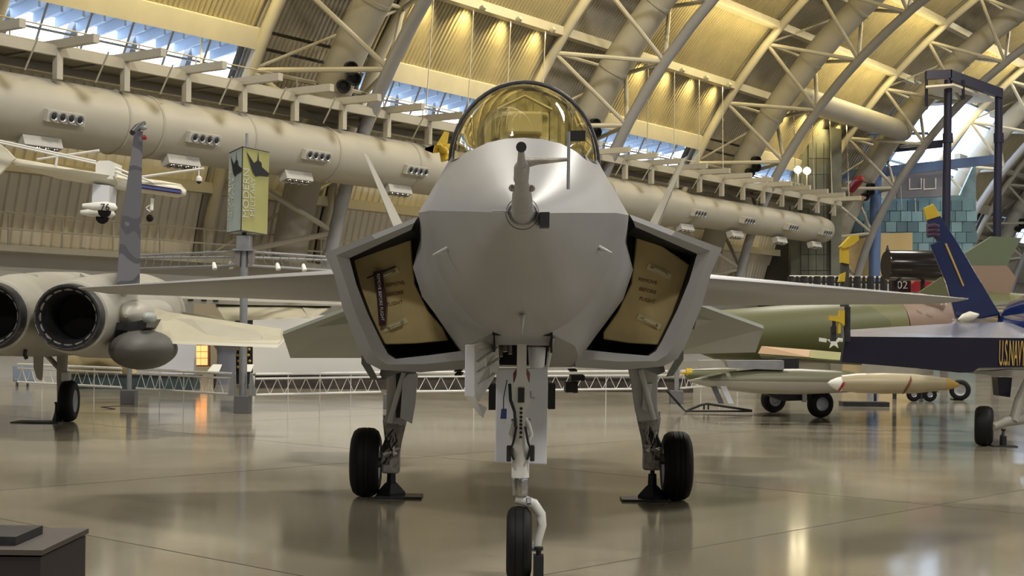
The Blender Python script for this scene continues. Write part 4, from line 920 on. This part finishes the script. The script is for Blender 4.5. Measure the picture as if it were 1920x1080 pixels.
MB().prism([P(140, 662, 44), P(238, 664, 44), P(238, 667, 43), P(140, 665, 43)], (0, 0, .05)).build('wing', mat('old_cream', (.55, .46, .25), .45), t)
for x in (160, 225): gx = P(x, 700, 45).x; MB().tube([(gx, 45, 0), (gx, 45, .9)], .06, 8).build('leg', 'dark', t)
t = thing('display_plinth', 'low dark display plinth at the near left corner', 'plinth', (-3.0, 8.9, 0))
xr = P(76, 1040, 8.5).x; zt = P(76, 1032, 8.5).z
MB().box((xr-.5, 8.95, zt/2-.02), (1.0, .9, zt-.04)).build('body', mat('plinth_dark', (.02, .014, .018), .5), t)
MB().box((xr-.5, 8.95, zt-.012), (1.03, .93, .03)).build('top', mat('plinth_top', (.06, .05, .045), .5), t)
MB().box((xr-.42, 8.9, zt+.03), (.45, .5, .05)).build('label_stand', 'dark', t)

# ================================================================== CAMOUFLAGED JET, RIGHT
cj = thing('camouflage_jet', 'green and tan camouflaged jet behind the right wing of the fighter', 'aircraft', (P(1560, 700, 33).x, 34, 0))
def hull(pts, name, m, n=22): return MB().tube([P(x, y, d) for x, y, d, r in pts], [r for x, y, d, r in pts], n).build(name, m, cj, 50)
hull(((1285, 628, 33, .30), (1340, 628, 33, .55), (1450, 626, 33.2, .64), (1560, 622, 33.5, .68), (1672, 616, 34, .74)), 'fuselage_section', 'fcamo')
hull(((1670, 616, 34, .742), (1720, 612, 34.3, .77), (1772, 608, 34.6, .78)), 'fuselage_section', 'pink')
hull(((1770, 608, 34.6, .782), (1850, 604, 35, .74), (1930, 602, 35.5, .65)), 'fuselage_section', 'fcamo')
MB().prism([P(x, y, 35) for x, y in ((1805, 478), (1860, 443), (1915, 446), (1888, 498), (1815, 498))], (0, .15, 0)).build('tail_fin', mat('fin_green', (.115, .14, .085), .5), cj)
MB().prism([P(x, y, 34.9) for x, y in ((1815, 498), (1888, 498), (1905, 520), (1890, 560), (1840, 570))], (0, .3, 0)).build('fin_root', 'pink', cj)
MB().prism([P(x, y, 33.6) for x, y in ((1722, 549), (1767, 519), (1800, 545), (1790, 560))], (0, .1, 0)).build('tailplane', 'green', cj)
wl = MB().prism([P(x, y, d) for x, y, d in ((1431, 649, 31), (1521, 656, 30.6), (1580, 661, 30.3), (1577, 675, 30.2), (1519, 670, 30.5), (1424, 663, 31))], (0, .2, 0)).build('wing_edge', 'sand', cj)
MB().prism([P(x, y, d) for x, y, d in ((1520, 656.5, 30.55), (1579, 661, 30.25), (1576, 675.5, 30.15), (1518, 670.5, 30.45))], (0, .2, 0)).build('wing_edge_band', 'lime', wl)
MB().prism([P(x, y, d) for x, y, d in ((1424, 664, 31), (1600, 677, 30), (1760, 690, 30), (1760, 690, 34), (1430, 672, 34))], (0, 0, -.03)).build('wing_underside', 'fcamo', cj)
star = []
for k in range(10):
    a = PI/2+k*PI/5; r = .17 if k % 2 == 0 else .07; star.append(P(1562, 641, 32.5)+Vector((math.cos(a)*r, 0, math.sin(a)*r)))
for p in star: p.y = 32.4
s_ = MB().prism(star, (0, .03, 0)).build('star_insignia', 'print', cj)
for x in (1543, 1578): MB().prism([P(x-7, 633, 32.42), P(x+7, 635, 32.42), P(x+7, 642, 32.42), P(x-7, 640, 32.42)], (0, .03, 0)).build('insignia_bar', 'print', s_)
text('tail_number', '53', .17, P(1742, 566, 33.4), (1, 0, 0), (0, 0, 1), 'black', cj, .005)
text('tail_code', '44', .22, P(1768, 566, 33.4), (1, 0, 0), (0, 0, 1), 'print', cj, .005)
m2 = bpy.data.materials.new('two_tone_tank'); m2.use_nodes = True; nt = m2.node_tree; b = nt.nodes['Principled BSDF']; b.inputs['Roughness'].default_value = .4
tc = nt.nodes.new('ShaderNodeTexCoord'); sx_ = nt.nodes.new('ShaderNodeSeparateXYZ'); rp = nt.nodes.new('ShaderNodeValToRGB'); rp.color_ramp.interpolation = 'CONSTANT'
rp.color_ramp.elements[0].color = (.33, .31, .26, 1); rp.color_ramp.elements[1].position = .5; rp.color_ramp.elements[1].color = (.13, .13, .08, 1)
nt.links.new(tc.outputs['Generated'], sx_.inputs[0]); nt.links.new(sx_.outputs['Z'], rp.inputs[0]); nt.links.new(rp.outputs[0], b.inputs['Base Color']); M['twotone'] = m2
def store(x0, x1, y, d, prof, name, m):
    a, b_ = P(x0, y, d), P(x1, y+2, d); L = (b_-a).length
    return MB().lathe(a, b_-a, [(f_*L, r) for f_, r in prof], 26).build(name, m, cj, 40)
store(1290, 1640, 714, 30, [(0, .01), (.08, .10), (.2, .19), (.38, .255), (.6, .265), (.85, .22), (1, .1)], 'drop_tank', 'twotone')
store(1284, 1380, 703, 32, [(0, .03), (.05, .09), (.2, .12), (1, .14)], 'small_tank', 'green')
MB().lathe(P(1287, 699, 32), (-1, 0, 0), [(-.12, .1), (.0, .1), (.02, .04), (.12, .02)], 12).build('tank_nose_cap', 'yellow', cj, 40)
bo = store(1577, 1772, 718, 28.5, [(0, .15), (.15, .19), (.4, .205), (.7, .19), (1, .12)], 'bomb_body', 'bomb')
store(1552, 1578, 718, 28.5, [(0, .01), (.2, .06), (.6, .115), (1, .148)], 'bomb_nose', 'print')
store(1576, 1580, 718, 28.5, [(0, .15), (1, .16)], 'bomb_band', 'red')
store(1697, 1701, 719, 28.5, [(0, .207), (1, .207)], 'bomb_band', 'brown')
store(1772, 1798, 720, 28.5, [(0, .125), (.15, .122), (1, .03)], 'bomb_tail', 'gold')
MB().prism([P(x, y, 29.5) for x, y in ((1312, 676), (1352, 675), (1362, 690), (1312, 690))], (0, .4, 0)).build('pylon', 'f15', cj)
MB().prism([P(x, y, 29.8) for x, y in ((1362, 676), (1470, 676), (1470, 694), (1366, 690))], (0, .4, 0)).build('pylon', 'steel', cj)
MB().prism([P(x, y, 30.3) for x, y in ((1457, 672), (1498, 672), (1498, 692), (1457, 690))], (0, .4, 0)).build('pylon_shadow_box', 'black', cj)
MB().prism([P(x, y, 28.6) for x, y in ((1625, 682), (1750, 694), (1750, 703), (1625, 700))], (0, .4, 0)).build('pylon', 'f15', cj)
for x in (1334, 1352): MB().prism([P(x-1, 724, 29.6), P(x+10, 724, 29.6), P(x+24, 757, 29.4), P(x+14, 757, 29.4)], (0, .05, 0)).build('tank_fin', 'steel' if x > 1340 else 'dark', cj)
wcx = thing('weapons_cart', 'low dark cart on black tyres below the long drop tank', 'cart', (P(1495, 780, 32.5).x, 32.5, 0))
for x, dd in ((1450, 34.5), (1538, 32.6)):
    c = P(x, 755, dd); c.z = .31; tyre(wcx, c, (-.35, 1, 0), .31, .22, .5)
MB().prism([P(x, y, 33) for x, y in ((1425, 735), (1540, 735), (1540, 750), (1470, 752))], (0, 1.2, 0)).build('chassis', 'dark', wcx)
MB().box(P(1508, 742, 32.4), (.1, .1, .28)).build('bright_bracket', 'chrome', wcx)
t = thing('tow_bar', 'black tow bar lying on the floor under the drop tank tip', 'tow bar', (P(1320, 770, 34).x, 34, 0))
MB().tube([P(1250, 732, 34), P(1275, 760, 34.3), P(1286, 771, 34.0), P(1315, 759, 34), P(1326, 757, 34), P(1410, 770, 34)], .03, 6).build('bar', 'black', t)
for x in (1320, 1328): MB().tube([P(x, 757, 34), P(x, 768, 34)], .02, 6).build('foot', 'black', t)
MB().tube([P(1285, 771, 33.9), P(1410, 771, 33.9)], .025, 6).build('lower_bar', 'black', t)
t = thing('parts_cart', 'olive low trolley on small wheels behind the bomb', 'trolley', (P(1700, 743, 41).x, 41, 0))
for x in (1713, 1743): c = P(x, 738, 41); c.z = .2; tyre(t, c, (0, 1, 0), .2, .12, .4)
MB().prism([P(x, y, 41) for x, y in ((1700, 722), (1760, 722), (1760, 736), (1700, 736))], (0, .6, 0)).build('bed', 'green', t)
c = P(1800, 725, 42); c.z = .3; tw = thing('spare_wheel', 'dark upright wheel behind the tail of the bomb', 'wheel', (c.x, c.y, 0)); tyre(tw, c, (.3, 1, 0), .3, .25)
MB().box((c.x, c.y+.3, .02), (.3, .3, .04)).build('chock', 'dark', tw)
t = thing('pallet_stand', 'dark low stand on the floor below the bomb', 'stand', (P(1620, 752, 38).x, 38, 0))
MB().box((P(1620, 752, 38).x, 38, .06), (1.2, .5, .12)).build('base', 'dark', t)
MB().tube([P(1641, 738, 38), P(1641, 752, 38)], .04, 6).build('post', 'dark', t)

# ================================================================== NAVY BLUE JET, FAR RIGHT
nj = thing('navy_jet', 'navy blue jet with folded wing and yellow-tipped fin', 'aircraft', (P(1850, 800, 25).x, 25, 0))
fin = MB().prism([P(x, y, 27) for x, y in ((1738, 412), (1763, 404), (1800, 462), (1842, 533), (1876, 590), (1840, 597), (1792, 596), (1774, 530), (1744, 458), (1758, 452), (1741, 432))], (.05, .22, 0)).build('tail_fin', 'blue', nj, None, .02)
MB().prism([P(x, y, 26.98) for x, y in ((1732, 390), (1750, 382), (1764, 405), (1738, 413))], (.05, .24, 0)).build('fin_tip', 'yellow', fin, None, .01)
MB().prism([P(x, y, 26.96) for x, y in ((1772, 457), (1775, 456), (1808, 535), (1806, 537))], (0, .05, 0)).build('fin_stripe', 'gold', fin)
for y in (425, 433, 441): MB().tube([P(1738, y, 26.95), P(1752, y-2, 26.95), P(1760, y+1, 26.95)], .05, 8).build('fin_fairing', mat('plum_gloss', (.06, .03, .06), .25), fin, 50)
MB().lathe(P(1806, 597, 26.6), (1, .1, .25), [(-.1, .01), (0, .08), (.15, .1), (.3, .02)], 14).build('fin_fillet', 'stunt', nj, 50)
top = [P(x, y, d) for x, y, d in ((1583, 619, 25.5), (1690, 612, 26), (1800, 606, 26.4), (1880, 604, 26.4), (1930, 612, 26), (1930, 636, 24.2), (1585, 631, 24.2))]
MB().prism(top, (0, 0, -.04)).build('wing_upper_skin', mat('wing_silver_grey', (.20, .20, .25), .25, .3, .1, 1), nj)
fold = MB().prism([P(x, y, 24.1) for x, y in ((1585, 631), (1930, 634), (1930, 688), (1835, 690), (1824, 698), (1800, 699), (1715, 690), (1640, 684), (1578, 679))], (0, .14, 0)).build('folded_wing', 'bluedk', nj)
MB().prism([P(x, y, 24.05) for x, y in ((1582, 612), (1590, 612), (1594, 632), (1583, 634))], (0, .2, 0)).build('wing_tip', 'blue', fold)
text('gold_lettering', 'U.S.NAVY', .60, P(1873, 664, 24.06), (1, 0, -.02), (0, 0, 1), 'gold', fold, .005, 'LEFT', .17)
MB().tube([P(1880, 600, 27), P(1900, 590, 27), P(1950, 588, 26.5)], [.1, .25, .45], 16).build('fuselage', 'blue', nj, 50)
MB().lathe(P(1960, 640, 26), (0, 1, 0), [(-.9, .30), (-.8, .40), (-.3, .55), (2, .7), (4, .62), (5.2, .3)], 24).build('engine_bay', 'blue', nj, 50)
js_ = MB().tube([P(1589, 640, 24), P(1589, 575, 24)], .05, 8).build('jury_strut', 'dark', nj)
MB().prism([P(x, y, 24) for x, y in ((1578, 480), (1592, 480), (1592, 575), (1578, 575))], (0, .12, 0)).build('strut_arm', 'brownwall', nj)
ya = MB().prism([P(x, y, 23.95) for x, y in ((1578, 462), (1592, 458), (1592, 495), (1578, 492))], (0, .16, 0)).build('strut_head', 'yellow', nj)
MB().prism([P(x, y, 23.9) for x, y in ((1577, 462), (1596, 442), (1610, 440), (1611, 450), (1598, 460), (1582, 466))], (0, .22, 0)).build('strut_claw', 'yellow', ya)
MB().prism([P(x, y, 23.93) for x, y in ((1573, 528), (1577, 514), (1586, 510), (1584, 528)) ], (0, .12, 0)).build('strut_stripe', 'yellow', ya)
yb = MB().prism([P(x, y, 23.9) for x, y in ((1554, 592), (1575, 592), (1576, 582), (1584, 582), (1584, 610), (1574, 604), (1556, 600))], (0, .15, 0)).build('lock_bracket', 'yellow', nj)
for x in (1564, 1574): MB().tube([P(x, 600, 23.95), P(x-1, 625, 23.95)], .03, 8).build('lock_pin', 'dark' if x < 1570 else 'yellow', yb)
MB().prism([P(x, y, 23.95) for x, y in ((1559, 612), (1568, 612), (1568, 640), (1558, 640))], (0, .08, 0)).build('lock_weight', 'dark', yb)
c = P(1845, 800, 25); c.z = .34; tyre(nj, c, (-1, .35, 0), .34, .30, .62, 'print')
lg = MB().tube([P(1862, 800, 25.1), P(1885, 790, 25.2), P(1930, 783, 25.4)], [.07, .09, .1], 10).build('main_gear_arm', 'f15', nj, 50)
MB().tube([P(1900, 790, 25.2), P(1912, 750, 25.3), P(1930, 715, 25.4)], [.08, .09, .1], 10).build('main_gear_strut', 'f15', nj, 50)
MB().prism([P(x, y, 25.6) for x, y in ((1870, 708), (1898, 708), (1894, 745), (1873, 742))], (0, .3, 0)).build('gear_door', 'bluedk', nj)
MB().prism([P(x, y, 25.4) for x, y in ((1800, 698), (1930, 694), (1930, 706), (1880, 706))], (0, 1, 0)).build('wing_root', 'f15', nj)
bx = P(1881, 830, 24.9).x
js = thing('jack_stand', 'small black jack stand beside the navy jet wheel', 'jack stand', (bx, 24.9, 0), 'black jack stands')
MB().box((bx, 24.9, .01), (.4, .3, .02)).build('base_plate', 'dark', js)
MB().lathe((bx, 24.9, .02), (0, 0, 1), [(0, .06), (.16, .06), (.19, .03), (.24, .02), (.25, .04), (.28, .04)], 12).build('post', 'black', js, 40)
# things between
t = thing('black_engine', 'glossy black engine drum behind the navy fin', 'engine', (P(1710, 700, 42).x, 42.5, 0))
MB().lathe(P(1661, 497, 42), (1, .15, 0), [(0, .40), (.04, .43), (1.9, .45)], 30).build('drum', mat('black_gloss', (.012, .009, .008), .2), t, 40)
MB().lathe(P(1664, 468, 42), (0, 0, 1), [(-.02, .06), (.06, .03), (.12, .02)], 10).build('lifting_lug', 'black', t)
for x in (1680, 1730): p_ = P(x, 520, 42.4); MB().tube([(p_.x, 42.4, 0), p_], .06, 8).build('stand_leg', 'dark', t)
t = thing('number_sign', 'dark sign with white numerals 02 below the black engine', 'sign', P(1692, 545, 43))
bd = MB().prism([P(x, y, 43) for x, y in ((1672, 524), (1708, 524), (1708, 548), (1672, 548))], (0, .1, 0)).build('board', 'maroon', t)
text('sign_numerals', '02', .32, P(1692, 535, 42.97), (1, 0, 0), (0, 0, 1), 'print', bd, .005)
tag(MB().prism([P(x, y, 43.5) for x, y in ((1710, 532), (1716, 526), (1745, 524), (1750, 530), (1735, 548), (1712, 548))], (0, .4, 0)).build('red_cowling', 'red', None, None, .03), 'small red cowling right of the numbered sign', 'cowling')
t = thing('balcony_railing', 'dark and white balcony railing beyond the fighter right wing', 'railing', P(1580, 540, 80))
for y in (517, 527): MB().tube([P(1480, y+1, 80), P(1672, y+3, 80)], .06, 6).build('rail', 'print' if y < 520 else 'dark', t)
for k in range(16): x = 1482+k*12.5; MB().tube([P(x, 518, 80), P(x, 548, 80)], .09 if k % 2 else .2, 6).build('baluster', 'dark', t)
MB().prism([P(1480, 528, 80.3), P(1672, 530, 80.3), P(1672, 550, 80.3), P(1480, 550, 80.3)], (0, .1, 0)).build('infill', 'panel', t)

# low boxes added for the dark band of shadows and objects behind the rails
for x0, x1, d, m, lab in ((478, 724, 44.5, mat('stage_brown', (.045, .035, .03), .7, 0, .5, 3), 'low dark brown box added for the shadowy band before the wide white partition'), (730, 1300, 45, mat('stage_brown', (.045, .035, .03), .7, 0, .5, 3), 'low dark box added for the shadowy band under the fighter belly'), (130, 362, 42.6, mat('stage_teal', (.03, .05, .055), .6, 0, .3, 3), 'low dark teal box added behind the drop tank')):
    a = P(x0, 700, d).x; b_ = P(x1, 700, d).x
    t = thing('exhibit_stage', lab, 'dark box', ((a+b_)/2, d, 0))
    MB().box(((a+b_)/2, d+.5, .19), (b_-a, 1.0, .38)).build('base', m, t)
    MB().box(((a+b_)/2, d+.5, .40), (b_-a+.1, 1.1, .04)).build('top', 'dark', t)
# housings of the roof wash lamps and of the high-bay lamps, behind their light
for (a, b_) in BAYS[2:7]:
    for k in range(4):
        s_ = a+(b_-a)*(k+.5)/4
        if OPEN[0]-1 < s_ < OPEN[1]: continue
        p = V(31.0, s_, .75); ax = (V(27.0, s_, -.1)-p).normalized()
        MB().lathe(p-ax*.16, -ax, [(0, .13), (.05, .15), (.22, .12), (.26, .05)], 10).build('wash_lamp', 'cream', ceiling, 40)
for D, s_ in RIDGE_LAMPS:
    MB().box(H(D, s_, 26.72), (4.2, 3.2, .3)).build('high_bay_lamp', 'cream', ceiling)
